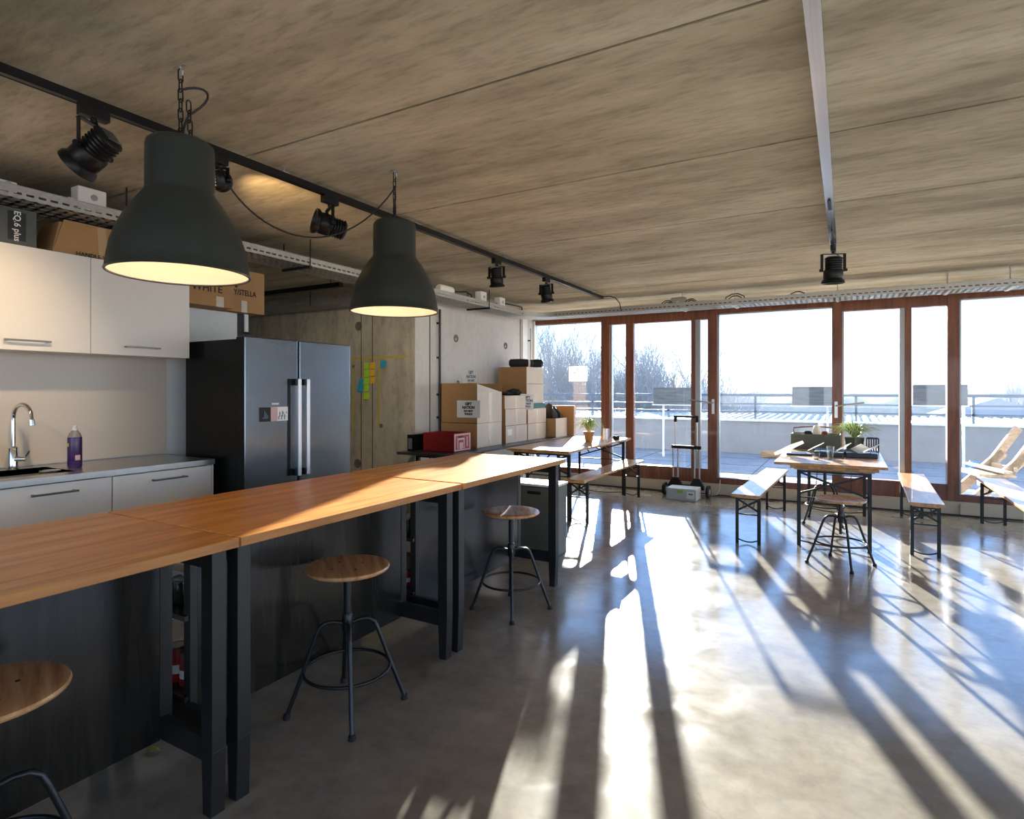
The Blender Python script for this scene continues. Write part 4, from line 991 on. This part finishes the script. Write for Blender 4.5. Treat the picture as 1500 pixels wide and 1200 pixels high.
# silver rail
t = thing('steel_rail', 'silver steel channel along the ceiling toward the windows', 'rail', (-.09, 0, 0))
MB().box(-.024,.024,-1.5,5.5,2.60,2.603).box(-.024,-.021,-1.5,5.5,2.603,2.649).box(.021,.024,-1.5,5.5,2.603,2.649).box(-.010,-.007,-1.5,5.5,2.594,2.6).box(.007,.010,-1.5,5.5,2.594,2.6).build('channel', 'silver_rail', t)
MB().box(-.011,.011,4.1,4.32,2.592,2.600).build('socket', 'black_metal', t)
MB().tube([(.0,4.9,2.597),(.006,5.1,2.585),(.012,5.25,2.57),(.004,5.36,2.56)], .006, 8).build('cord', 'cable_black', t, smooth=True)
spot('rail_spotlight', 'black spotlight at the end of the silver ceiling rail', (-.09, 5.42, 2.597), math.radians(20), math.radians(-85), group='rail spotlight', sc=1.25)

# pendants
def pendant(label, loc, cordpts, loopcord):
    t = thing('pendant_lamp', label, 'pendant lamp', loc, 0, 'dark metal pendant lamps')
    R = .238; z0 = 1.866 - ZC
    prof = [(R-.003,-.003),(R+.003,-.003),(R+.006,.001),(R+.002,.006),(R-.004,.05),(R-.013,.10),(R-.029,.15),(R-.052,.20),(R-.079,.245),(R-.102,.278),(R-.112,.292),(R-.118,.298),(R-.119,.304),(R-.121,.31),(R-.122,.47),(R-.125,.485),(R-.134,.494),(R-.15,.496),(.001,.496)]
    MB().lathe([(r, z0+z) for r, z in prof], 64).build('shade', 'lamp_green', t, smooth=True)
    inn = [(R+.003,0),(R-.004,.003),(R-.008,.05),(R-.018,.10),(R-.034,.15),(R-.057,.20),(R-.084,.245),(R-.107,.278),(R-.125,.30),(R-.127,.46),(.001,.47)]
    MB().lathe([(r, z0+z) for r, z in inn], 64).build('inner_reflector', 'lamp_inner', t, smooth=True)
    MB().lathe([(.02,z0+.38),(.02,z0+.47)], 20, capb=True).build('lamp_holder', 'black_metal', t)
    MB().lathe([(.001,z0+.245),(.025,z0+.255),(.038,z0+.285),(.036,z0+.315),(.02,z0+.36),(.018,z0+.385)], 24).build('bulb', 'bulb_glass', t, smooth=True)
    ht = z0+.496
    ch = MB(); ll = .048; n = int((-.03-ht)/(ll*.78))+1
    for k in range(n):
        zc = ht + .012 + (k+.5)*(-.03-ht)/n
        pts = []
        for q in range(14):
            a = 2*PI*q/14; u, v = .009*math.cos(a), math.sin(a)*.012 + (.013 if math.sin(a) > 0 else -.013)
            pts.append((u if k % 2 else 0, 0 if k % 2 else u, zc+v))
        ch.tube(pts, .0026, 6, closed=True)
    ch.build('chain', 'black_metal', t, smooth=True)
    MB().tube([(0,0,0),(0,0,-.03),(.012,0,-.036),(.014,0,-.02)], .0035, 8).box(-.03,.03,-.008,.008,-.003,0).build('ceiling_hook', 'galvanised', t, smooth=True)
    MB().tube(loopcord, .0045, 8).build('cord', 'cable_black', t, smooth=True)
    if cordpts: MB().tube(cordpts, .0042, 8).build('feed_cable', 'cable_black', t, smooth=True)
    l = bpy.data.lights.new('pendant_bulb', 'POINT'); l.energy = 1.6; l.color = (1, .74, .50); l.shadow_soft_size = .04
    lo = bpy.data.objects.new('pendant_bulb_light', l); COL.objects.link(lo); lo.parent = t; lo.location = (0, 0, z0+.19)
    return t
def bez(p0, p1, p2, p3, n=14):
    r = []
    for k in range(n+1):
        s_ = k/n; r.append(Vector(p0)*(1-s_)**3 + Vector(p1)*3*s_*(1-s_)**2 + Vector(p2)*3*s_*s_*(1-s_) + Vector(p3)*s_**3)
    return r
P1 = Vector((-2.18, 1.32, ZC)); P2 = Vector((-2.18, 2.53, ZC))
lc = bez((.004,0,-.09),(.05,.06,-.05),(.10,.10,-.09),(.03,.03,-.17), 10) + bez((.022,.02,-.18),(.0,.01,-.22),(.015,0,-.25),(.01,0,-.29), 6)
pa_ = pendant('near dark pendant lamp over the bar, the larger looking one', P1, None, lc)
# spare chain tail on the near pendant
ch = MB()
for k in range(4):
    zc = -.15-k*.038; x_ = .022+.004*k
    pts = [((.009*math.cos(a) if k % 2 else 0)+x_, (0 if k % 2 else .009*math.cos(a))+.018, zc+math.sin(a)*.012+(.012 if math.sin(a) > 0 else -.012)) for a in [2*PI*q/14 for q in range(14)]]
    ch.tube(pts, .0026, 6, closed=True)
ch.build('chain_tail', 'black_metal', pa_, smooth=True)
start = Vector((TX+.02, 1.80, 2.52)) - P2
fc = bez(start, start+Vector((.05,.12,-.30)), Vector((-.22,-.24,-.60)), Vector((0,0,-.10)), 24)
pendant('far dark pendant lamp over the bar, nearer the windows', P2, fc, bez((0,0,-.09),(.012,.004,-.15),(-.01,0,-.22),(.004,0,-.29), 8))
# the leftmost spotlight shines on the kitchen cabinets, an assumed, unseen second one is added to warm them
for (y_, ty, e_) in ((1.2, 1.2, 20), (.2, .75, 26)):
    l = bpy.data.lights.new('kitchen_spot_or_added_fill', 'SPOT'); l.energy = e_; l.color = (1, .72, .42); l.spot_size = math.radians(74); l.spot_blend = .9; l.shadow_soft_size = .03
    lo = bpy.data.objects.new('kitchen_spot_or_added_fill', l); COL.objects.link(lo); lo.location = (TX-.16, y_, 2.33)
    lo.rotation_euler = (Vector((-4.0, ty, 1.6)) - lo.location).to_track_quat('-Z', 'Y').to_euler()
# recess wall lamp added to brighten it; a track head washes the pale wall
for (p_, q_, e_, a_) in (((TX-.2, 2.60, 2.36), (-5.2, 5.4, 1.35), 60, 50), ((TX-.12, 4.5, 2.36), (-4.35, 6.2, 2.2), 14, 60)):
    l = bpy.data.lights.new('wall_spot', 'SPOT'); l.energy = e_; l.color = (1, .84, .60); l.spot_size = math.radians(a_); l.spot_blend = .9; l.shadow_soft_size = .03
    lo = bpy.data.objects.new('wall_spot', l); COL.objects.link(lo); lo.location = p_
    lo.rotation_euler = (Vector(q_) - Vector(p_)).to_track_quat('-Z', 'Y').to_euler()
# warm spot that grazes the ceiling, assumed as the source of its glow
l = bpy.data.lights.new('assumed_uplight', 'SPOT'); l.energy = 16; l.color = (1, .66, .3); l.spot_size = math.radians(52); l.spot_blend = .8; l.shadow_soft_size = .03
lo = bpy.data.objects.new('assumed_uplight', l); COL.objects.link(lo); lo.location = (TX-.12, 1.98, 2.40)
lo.rotation_euler = (Vector((-3.10, 2.55, 2.65)) - lo.location).to_track_quat('-Z', 'Y').to_euler()

# cable tray: perforated sides and bottom, along the left wall then round the corner along the windows
t = thing('cable_tray', 'galvanised perforated cable tray along the kitchen side and above the windows', 'cable tray', (0,0,0))
tz0, tz1 = 2.44, 2.50
TA, TB = -4.07, -3.78         # outer / inner side along Y
UA, UB = 7.62, 7.30           # outer / inner side along X
def slotted(b, horiz, pos, a0, a1):
    th = .0025
    def bx(p, q, r, s_):
        if horiz: b.box(p, q, pos, pos+th, r, s_)
        else: b.box(pos, pos+th, p, q, r, s_)
    bx(a0, a1, tz0, tz0+.018); bx(a0, a1, tz0+.030, tz1)
    y = a0
    while y < a1:
        bx(y, min(y+.02, a1), tz0+.018, tz0+.030); y += .055
def slots_bottom(b, horiz, o0, o1, a0, a1):
    n = 4; wv = (o1-o0)
    def bx(p, q, u, v):
        if horiz: b.box(p, q, u, v, tz0-.002, tz0)
        else: b.box(u, v, p, q, tz0-.002, tz0)
    for k in range(n+1):
        c0 = o0 + wv*k/n; bx(a0, a1, max(o0, c0-.026), min(o1, c0+.026))
    y = a0
    while y < a1:
        bx(y, min(y+.022, a1), o0, o1); y += .055
b = MB(); slotted(b, False, TB, -.6, UB-.3); slotted(b, False, TA, -.6, UA-.3); slots_bottom(b, False, TA, TB, -.6, UB-.3); b.box(TB-.002, TB+.012, -.6, UB-.3, tz1, tz1+.003)
b.build('long_run', 'galvanised', t)
b = MB(); slotted(b, True, UB, TB+.3, XR-.1); slotted(b, True, UA, TA+.3, XR-.1); slots_bottom(b, True, UB, UA, TB+.3, XR-.1); b.box(TB+.3, XR-.1, UB-.012, UB+.002, tz1, tz1+.003)
b.build('window_run', 'galvanised', t)
# curved corner: centre at (TB+.3, UB-.3)
cx, cy = TB+.3, UB-.3; r_in, r_out = .3, .3+(TB-TA)
b = MB(); n = 12
for k in range(n):
    a0, a1 = PI - k*PI/2/n, PI - (k+1)*PI/2/n
    def q(r, a, z): return (cx+r*math.cos(a), cy+r*math.sin(a), z)
    b.hull8([q(r_in,a0,tz0),q(r_in,a1,tz0),q(r_in-.0025,a0,tz0),q(r_in-.0025,a1,tz0),q(r_in,a0,tz1),q(r_in,a1,tz1),q(r_in-.0025,a0,tz1),q(r_in-.0025,a1,tz1)])
    ro = r_out + .03*math.sin(k*PI/n)
    b.hull8([q(ro,a0,tz0),q(ro,a1,tz0),q(ro-.0025,a0,tz0),q(ro-.0025,a1,tz0),q(ro,a0,tz1),q(ro,a1,tz1),q(ro-.0025,a0,tz1),q(ro-.0025,a1,tz1)])
    b.hull8([q(r_in,a0,tz0-.002),q(r_in,a1,tz0-.002),q(ro,a0,tz0-.002),q(ro,a1,tz0-.002),q(r_in,a0,tz0),q(r_in,a1,tz0),q(ro,a0,tz0),q(ro,a1,tz0)])
b.box(TA, cx, cy-.02, cy, tz0-.002, tz0).build('corner_bend', 'galvanised', t)
# brackets and threaded rods
for y in (.55, 1.95, 3.35, 4.75, 6.1):
    MB().box(TA-.02, TB+.02, y-.012, y+.012, tz0-.022, tz0-.002).cyl((TB+.012,y,tz0-.01),(TB+.012,y,ZC),.005,8).cyl((TA-.012,y,tz0-.01),(TA-.012,y,ZC),.005,8).build('hanger', 'steel_dark', t)
for px in (1000, 1077, 1227, 1388, 1480):
    x = aty(px, 430, 7.46).x
    MB().cyl((x,7.46,tz0),(x,7.46,ZC),.006,8).box(x-.012,x+.012,7.44,7.48,tz0,tz0+.09).box(x-.015,x+.015,UB-.01,UA+.01,tz0-.012,tz0-.002).build('hanger', 'galvanised', t)
# grey conduit / cable bundle inside the tray
bb = MB()
for k in range(4): bb.tube([(TA+.06+.05*k, -.6, tz0+.012), (TA+.05+.05*k, 2+.3*k, tz0+.014), (TA+.07+.045*k, 5, tz0+.012), (TA+.06+.05*k, 6.9, tz0+.012)], .009, 6)
bb.build('cables', 'cable_black', t, smooth=True)
# hoops of loose cable on the window run
def hoop(px, w_, h_, lab, n=2):
    x = aty(px, 440, 7.33).x; b = MB()
    for k in range(n):
        ww = w_*(1-.3*k); hh = h_*(1-.35*k)
        b.tube([(x-ww/2, 7.36+.02*k, tz0+.01), (x-ww*.42, 7.36+.02*k, tz1+hh*.5), (x-ww*.15, 7.37, tz1+hh), (x+ww*.15, 7.37, tz1+hh), (x+ww*.42, 7.36, tz1+hh*.5), (x+ww/2, 7.36, tz0+.01)], .006, 6)
    o = b.build('cable_loop', 'cable_black', smooth=True); tag(o, lab, 'cable', 'cable loops over the tray')
hoop(976, .14, .05, 'black cable loop over the window tray left of the grey box')
hoop(1011, .14, .05, 'black cable loop over the window tray right of the grey box')
hoop(1076, .24, .07, 'black cable loop around the hanger above the wide window')
hoop(1168, .16, .04, 'low cable loop above the right part of the wide window', 1)
x = aty(993, 438, 7.42).x
t = thing('emergency_light_box', 'low grey green box sitting on the window cable tray', 'box', (x, 7.46, tz1+.0015))
MB().hull8([(-.13,-.06,0),(.13,-.06,0),(-.13,.06,0),(.13,.06,0),(-.08,-.05,.09),(.08,-.05,.09),(-.08,.05,.09),(.08,.05,.09)]).build('housing', 'galvanised', t, bevel=.01); MB().box(-.02,.02,-.064,-.058,.02,.04).build('mark', 'white_plastic', t)
# white boxes on the left tray
def jbox(y, w_, h_, lab, x=TB-.09):
    t = thing('junction_box', lab, 'junction box', (x, y, tz1+.0035 if False else tz0+.025), 0, 'white boxes on the cable tray')
    MB().box(0,.085,0,w_,0,h_).build('housing', 'white_plastic', t, bevel=.006)
    MB().lathe([(.018,0),(.018,.004),(.001,.004)], 16, mat=Matrix.Translation((.085, w_*.55, h_*.6)) @ Matrix.Rotation(PI/2,4,'Y')).build('cover_screw', 'alu_grey', t)
    MB().cyl((.04,-.03,.05),(.04,.0,.05),.012,10).build('gland', 'white_plastic', t)
y = atx(120, 290, TB).y; jbox(1.70, .15, .13, 'large white junction box on the tray left of the near pendant')
jbox(1.33, .09, .055, 'small flat white box on the tray above the dark grey box')
jbox(atx(700, 436, TB-.05).y, .13, .15, 'white box on the tray above the wall, left one of a pair')
jbox(atx(728, 443, TB-.05).y, .13, .14, 'white box on the tray above the wall, right one of a pair')
yc = atx(645, 425, TB-.06).y
t = thing('tray_projector', 'white cylindrical spotlight lying on the tray behind the far pendant', 'spotlight', (TB-.09, yc, tz1+.045))
MB().tube([(0,0,0),(0,.02,0),(0,.24,0)], .05, 20, rs=[.035,.05,.05]).build('housing', 'white_plastic', t, smooth=True)
MB().tube([(0,.24,0),(0,.26,0)], .04, 20).build('lens_ring', 'alu_grey', t, smooth=True)
MB().tube([(0,.26,0),(.02,.36,.01),(.03,.5,.03),(.05,.58,.0),(.05,.6,-.08)], .008, 8).build('cord', 'cable_black', t, smooth=True)
o = MB().tube([(TB-.05, 6.35, tz1+.02), (TB-.04, 6.5, tz1+.045), (TB-.02, 6.8, tz1+.05), (TB-.02, 6.98, tz1+.05), (TB-.01, 7.0, tz0+.02)], .009, 8).build('bent_cable', 'cable_black', smooth=True); tag(o, 'bent black cable on the tray near the window corner', 'cable')
# recess: second tray and black strip light
t = thing('recess_cable_tray', 'dark perforated cable tray on the recess wall above the fridge', 'cable tray', (0,0,0))
b = MB(); 
slotted(b, True, 4.98, -7.6, TA-.05); slotted(b, True, 5.26, -7.6, TA-.05); slots_bottom(b, True, 4.98, 5.26, -7.6, TA-.05)
b.build('run', 'galvanised', t)
for x in (-7, -5.6, -4.6): MB().cyl((x,4.98,tz0),(x,4.98,ZC),.005,8).build('hanger', 'steel_dark', t)
a_, c_ = atz(383, 430, 2.52), atz(463, 418, 2.52)
t = thing('strip_light', 'black linear fitting under the recess ceiling', 'light fitting', (-5.3, 4.45, 2.52))
MB().box(-.75,.75,-.03,.03,-.02,.03).build('housing', 'black_metal', t, bevel=.004)
for x in (-.6, .6): MB().cyl((x,0,.03),(x,0,ZC-2.52),.004,8).build('hanger', 'steel_dark', t)
# patched filler marks on the ceiling, real plaster smears
for k, (px, py, sx_, sy_) in enumerate([(1008, 427, .16, .05), (1190, 411, .18, .05), (1385, 388, .14, .05)]):
    p = atz(px, py, ZC); b = MB()
    b.prism([(sx_*math.cos(a)*(1+.2*math.sin(3*a+k)), sy_*math.sin(a)*(1+.15*math.cos(2*a))) for a in [q*2*PI/18 for q in range(18)]], -.0015, 0)
    o = b.build('plaster_patch', 'concrete_patch', loc=(p.x, p.y, ZC-.0003)); tag(o, ['pale plaster patch on the ceiling above the first sliding door', 'pale plaster patch on the ceiling above the wide window', 'pale plaster patch on the ceiling above the second sliding door'][k], 'patch', 'ceiling patches')

# ================================================================ OUTSIDE
struct('terrace_deck', MB().box(-16, 18, YW+.12, 14.45, -.25, .0), 'deck', 'blue grey terrace floor', 'terrace')
struct('parapet', MB().box(-16, 18, 14.3, 14.5, 0, .73), 'parapet_paint', 'grey rendered terrace parapet', 'wall')
struct('parapet_cap', MB().box(-16, 18, 14.26, 14.54, .73, .765), 'cap_white', 'white cap on the terrace parapet', 'trim')
struct('deck_joints', (lambda b: ([b.box(-16, 18, y, y+.015, 0, .003) for y in (9.6, 10.8, 12.0, 13.2)], [b.box(x, x+.015, YW+.12, 14.3, 0, .003) for x in (-5,-3.8,-2.6,-1.4,-.2,1,2.2,3.4,4.6)], b)[-1])(MB()), 'groove', 'joints between the terrace slabs', 'terrace')
struct('terrace_threshold', MB().box(XL, XR, YW+.12, YW+.45, 0, .04), 'cap_white', 'pale strip outside the windows', 'terrace')
t = thing('terrace_railing', 'grey metal railing along the terrace parapet', 'railing', (0, 14.75, 0))
for z, h in ((1.29, .06), (1.10, .035), (.92, .035)): MB().box(-16, 18, -.02, .02, z, z+h).build('rail', 'railing_paint', t)
for k in range(17): MB().box(-16+2.02*k, -15.95+2.02*k, -.02, .02, -.2, 1.3).build('post', 'railing_paint', t)
bm_ = MB().box(-16, 18, -.2, .5, -.5, -.2); bm_.build('ledge', 'railing_paint', t)
# raised planters
def planter(x, y, w_, h_, zb, lab, postx):
    t = thing('raised_planter', lab, 'planter', (x, y, 0), 0, 'raised grey planters')
    MB().box(0, w_, 0, .30, zb, zb+h_).build('slatted_box', 'grey_slats', t, bevel=.004)
    b = MB().box(-.02, w_+.02, -.01, .31, zb-.02, zb); b.build('tray', 'cap_white', t)
    for px_ in postx: MB().box(px_-.02, px_+.02, .13, .17, 0, zb-.02).build('post', 'cap_white', t)
def yx(px, y): return aty(px, 572, y).x
a, b_ = yx(1160, 12.6), yx(1233, 12.6); planter(a, 12.6, b_-a, .36, 1.14, 'raised grey slatted planter seen through the wide window', [(b_-a)*.72])
a, b_ = yx(1337, 12.6), yx(1418, 12.6); planter(a, 12.6, b_-a, .36, 1.17, 'raised grey slatted planter seen behind the second sliding door', [(b_-a)-.04])
a, b_ = yx(957, 12.6), yx(1012, 12.6); planter(a, 12.6, b_-a, .36, 1.13, 'raised grey slatted planter seen behind the first sliding door', [.18])
# pale wood lounge chair
t = thing('plank_chair', 'pale plank lounge chair on the terrace at the right photo edge', 'chair', (1.60, 10.1, 0), math.radians(-75))
for x in (0, .52):
    MB().bar((x,-.32,.02), (x,.25,.60), .05, .12).build('leg', 'pale_wood', t, bevel=.004)
    MB().bar((x,.05,.36), (x,.42,.93), .05, .10).build('back_support', 'pale_wood', t, bevel=.004)
MB().box(-.08,.62,-.30,.1,.33,.37).box(-.25,.80,-.12,-.02,.40,.43).build('seat_board', 'pale_wood', t, bevel=.004)
MB().box(-.02,.56,.10,.14,.40,.46).build('back_rail', 'pale_wood', t, bevel=.004)
MB().box(.55,1.4,-.3,-.25,.22,.34).build('side_board', 'pale_wood', t, bevel=.004)
o = MB().box(0,.75,0,.5,0,.5).build('white_cover', 'cap_white', loc=(2.85,10.6,.0), bevel=.03); tag(o, 'white covered garden furniture behind the plank chair', 'furniture')
o = lump('blue_tarp', 'tarp_blue', (aty(1428,660,12.0).x, 12.0, 0), .12, .11, .26, 'crumpled blue tarpaulin below the planter on the terrace', 9, 'tarpaulin')
o = lump('brown_sack', 'cardboard', (aty(1140,662,13.6).x, 13.6, 0), .3, .2, .16, 'brown sack lying on the terrace by the parapet', 10, 'sack')
o = MB().box(-.14,.14,-.1,.1,0,.2).build('clay_box', 'terracotta', loc=(-.95, 12.9, .12)); o.location.z = 0; o.location.x = -.45; tag(o, 'small orange box on the terrace behind the right table', 'box')
# corrugated roof beyond the parapet
b = MB(); x = -14.0; y0, y1 = 19.0, 24.0; z0, z1 = .44, .5; n = 0
vs0, vs1 = [], []
while x < 26:
    h = .06 if n % 2 else 0
    vs0.append((x, y0, z0+h)); vs1.append((x, y1, z1+h)); vs0.append((x+.085, y0, z0+h)); vs1.append((x+.085, y1, z1+h)); x += .12; n += 1
A = [b.bm.verts.new(v) for v in vs0]; B_ = [b.bm.verts.new(v) for v in vs1]; A2 = [b.bm.verts.new((v[0], v[1], v[2]-.03)) for v in vs0]
for k in range(len(A)-1): b.bm.faces.new((A[k], A[k+1], B_[k+1], B_[k])); b.bm.faces.new((A2[k], A2[k+1], A[k+1], A[k]))
t = thing('neighbour_roof', 'low corrugated metal roof just beyond the terrace parapet', 'building'); b.build('roof_sheet', 'roof_sheet', t)
MB().box(-14, 26, 19.1, 24, -9, .42).build('wall', 'far_building', t)
# far ground, tree lines, buildings
struct('far_ground', MB().box(-350, 350, 26, 500, -9.3, -9), 'far_field', 'hazy flat land far below', 'ground')
def treeline(name, y, x0, x1, z0, h, lab, seed, step):
    rnd = random.Random(seed); b = MB(); x = x0; top = []
    while x <= x1:
        top.append((x, h*(.72+.28*rnd.random())*(1+.12*math.sin(x*.03)))); x += step
    for (xa, ha), (xb, hb) in zip(top, top[1:]):
        b.hull8([(xa,y-3,z0),(xb,y-3,z0),(xa,y+3,z0),(xb,y+3,z0),(xa,y-1,z0+ha),(xb,y-1,z0+hb),(xa,y+1,z0+ha*.96),(xb,y+1,z0+hb*.96)])
    o = b.build(name, 'far_wood'); tag(o, lab, 'trees', kind='stuff'); return o
treeline('distant_woodland', 260, -240, 260, -9, 11.5, 'hazy line of distant woodland on the horizon', 1, 4)
treeline('near_woodland', 120, -110, 160, -9, 9.4, 'nearer hazy hedge of trees behind the railing', 2, 2)
rnd = random.Random(4)
for k in range(9):
    x = -44+17*k+rnd.random(); y = 60+rnd.random()*40; ww = 6+rnd.random()*9; hh = 4+rnd.random()*4.5
    t = thing('distant_house', 'pale distant house beyond the parapet', 'building', (x, y, -9), 0, 'distant pale houses')
    MB().box(0, ww, 0, 6, 0, hh).build('wall', 'far_building', t)
    MB().prism([(-.3,hh),(ww+.3,hh),(ww/2,hh+1.6)], -6.3, .3, mat=Matrix.Rotation(PI/2,4,'X')).build('roof', 'roof_sheet', t)
# low morning mist lying over the flat land, real scattering air
m = bpy.data.materials.new('mist'); m.use_nodes = True; nt = m.node_tree; nt.nodes.clear()
o_ = N(nt, 'ShaderNodeOutputMaterial'); vs = N(nt, 'ShaderNodeVolumeScatter'); vs.inputs['Density'].default_value = .0006; vs.inputs['Anisotropy'].default_value = .35; vs.inputs['Color'].default_value = (.9,.95,1,1)
L(nt, vs.outputs[0], o_.inputs['Volume']); MATS['mist'] = m
o = MB().box(-300, 300, 27, 330, -8.9, 4.2).build('morning_mist', 'mist'); tag(o, 'pale morning haze over the land beyond the terrace', 'haze', kind='stuff')
# bare trees
def tree(x, y, z0, H, seed, lab, spread=.5, mat_='bark', name='bare_tree'):
    rnd = random.Random(seed); b = MB(); trunk = MB()
    def grow(p, d, l, r, lev):
        n = 3; pts = [p]; rs_ = [r]; q = p.copy(); dd = d.copy()
        for k in range(n):
            dd = (dd + Vector((rnd.uniform(-.13,.13), rnd.uniform(-.13,.13), rnd.uniform(-.02,.12)))).normalized()
            q = q + dd*l/n; pts.append(q.copy()); rs_.append(r*(1-.45*(k+1)/n))
        (trunk if lev == 0 else b).tube(pts, r, 5 if lev < 2 else 3, rs=rs_, caps=False)
        if lev >= 5: return
        kk = [6, 5, 4, 4, 3][lev]
        for j in range(kk):
            s_ = .35+.65*(j+rnd.random())/kk; i = min(n-1, int(s_*n)); pp = pts[i].lerp(pts[i+1], s_*n-i)
            a = rnd.random()*2*PI; tl = spread*(.6+.7*rnd.random())
            o_ = dd.orthogonal().normalized(); o_ = Matrix.Rotation(a, 3, dd) @ o_
            nd = (dd*math.cos(tl) + o_*math.sin(tl) + Vector((0,0,.18))).normalized()
            grow(pp, nd, l*(.62+.12*rnd.random()), max(.013, r*.5), lev+1)
    grow(Vector((0,0,0)), Vector((rnd.uniform(-.05,.05),0,1)), H*.42, H*.013, 0)
    t = thing(name, lab, 'tree', (x, y, z0), 0, 'bare trees' )
    trunk.build('trunk', mat_, t); b.build('branches', mat_, t)
for k, (px, y, H, sd_, lab) in enumerate([
    (812, 33, 14.2, 11, 'bare tree behind the leftmost window, left one'), (850, 30, 13.4, 12, 'bare tree behind the leftmost window, right of the notice'),
    (905, 28, 11.6, 13, 'bare tree between the first two window posts'), (950, 27, 11.7, 14, 'bare tree in the left part of the first sliding door'),
    (985, 30, 12.4, 15, 'bare tree in the right part of the first sliding door'), (832, 42, 16.2, 16, 'bare tree farther back behind the leftmost window')]):
    p = aty(px, 572, y); tree(p.x, y, -9, H, sd_, lab)
for k, (px, y, H, sd_) in enumerate([(796, 37, 15.4, 31), (868, 38, 14.6, 32), (928, 36, 13.2, 33), (968, 36, 13.8, 34), (1003, 38, 13.0, 35), (1030, 46, 12.6, 36)]):
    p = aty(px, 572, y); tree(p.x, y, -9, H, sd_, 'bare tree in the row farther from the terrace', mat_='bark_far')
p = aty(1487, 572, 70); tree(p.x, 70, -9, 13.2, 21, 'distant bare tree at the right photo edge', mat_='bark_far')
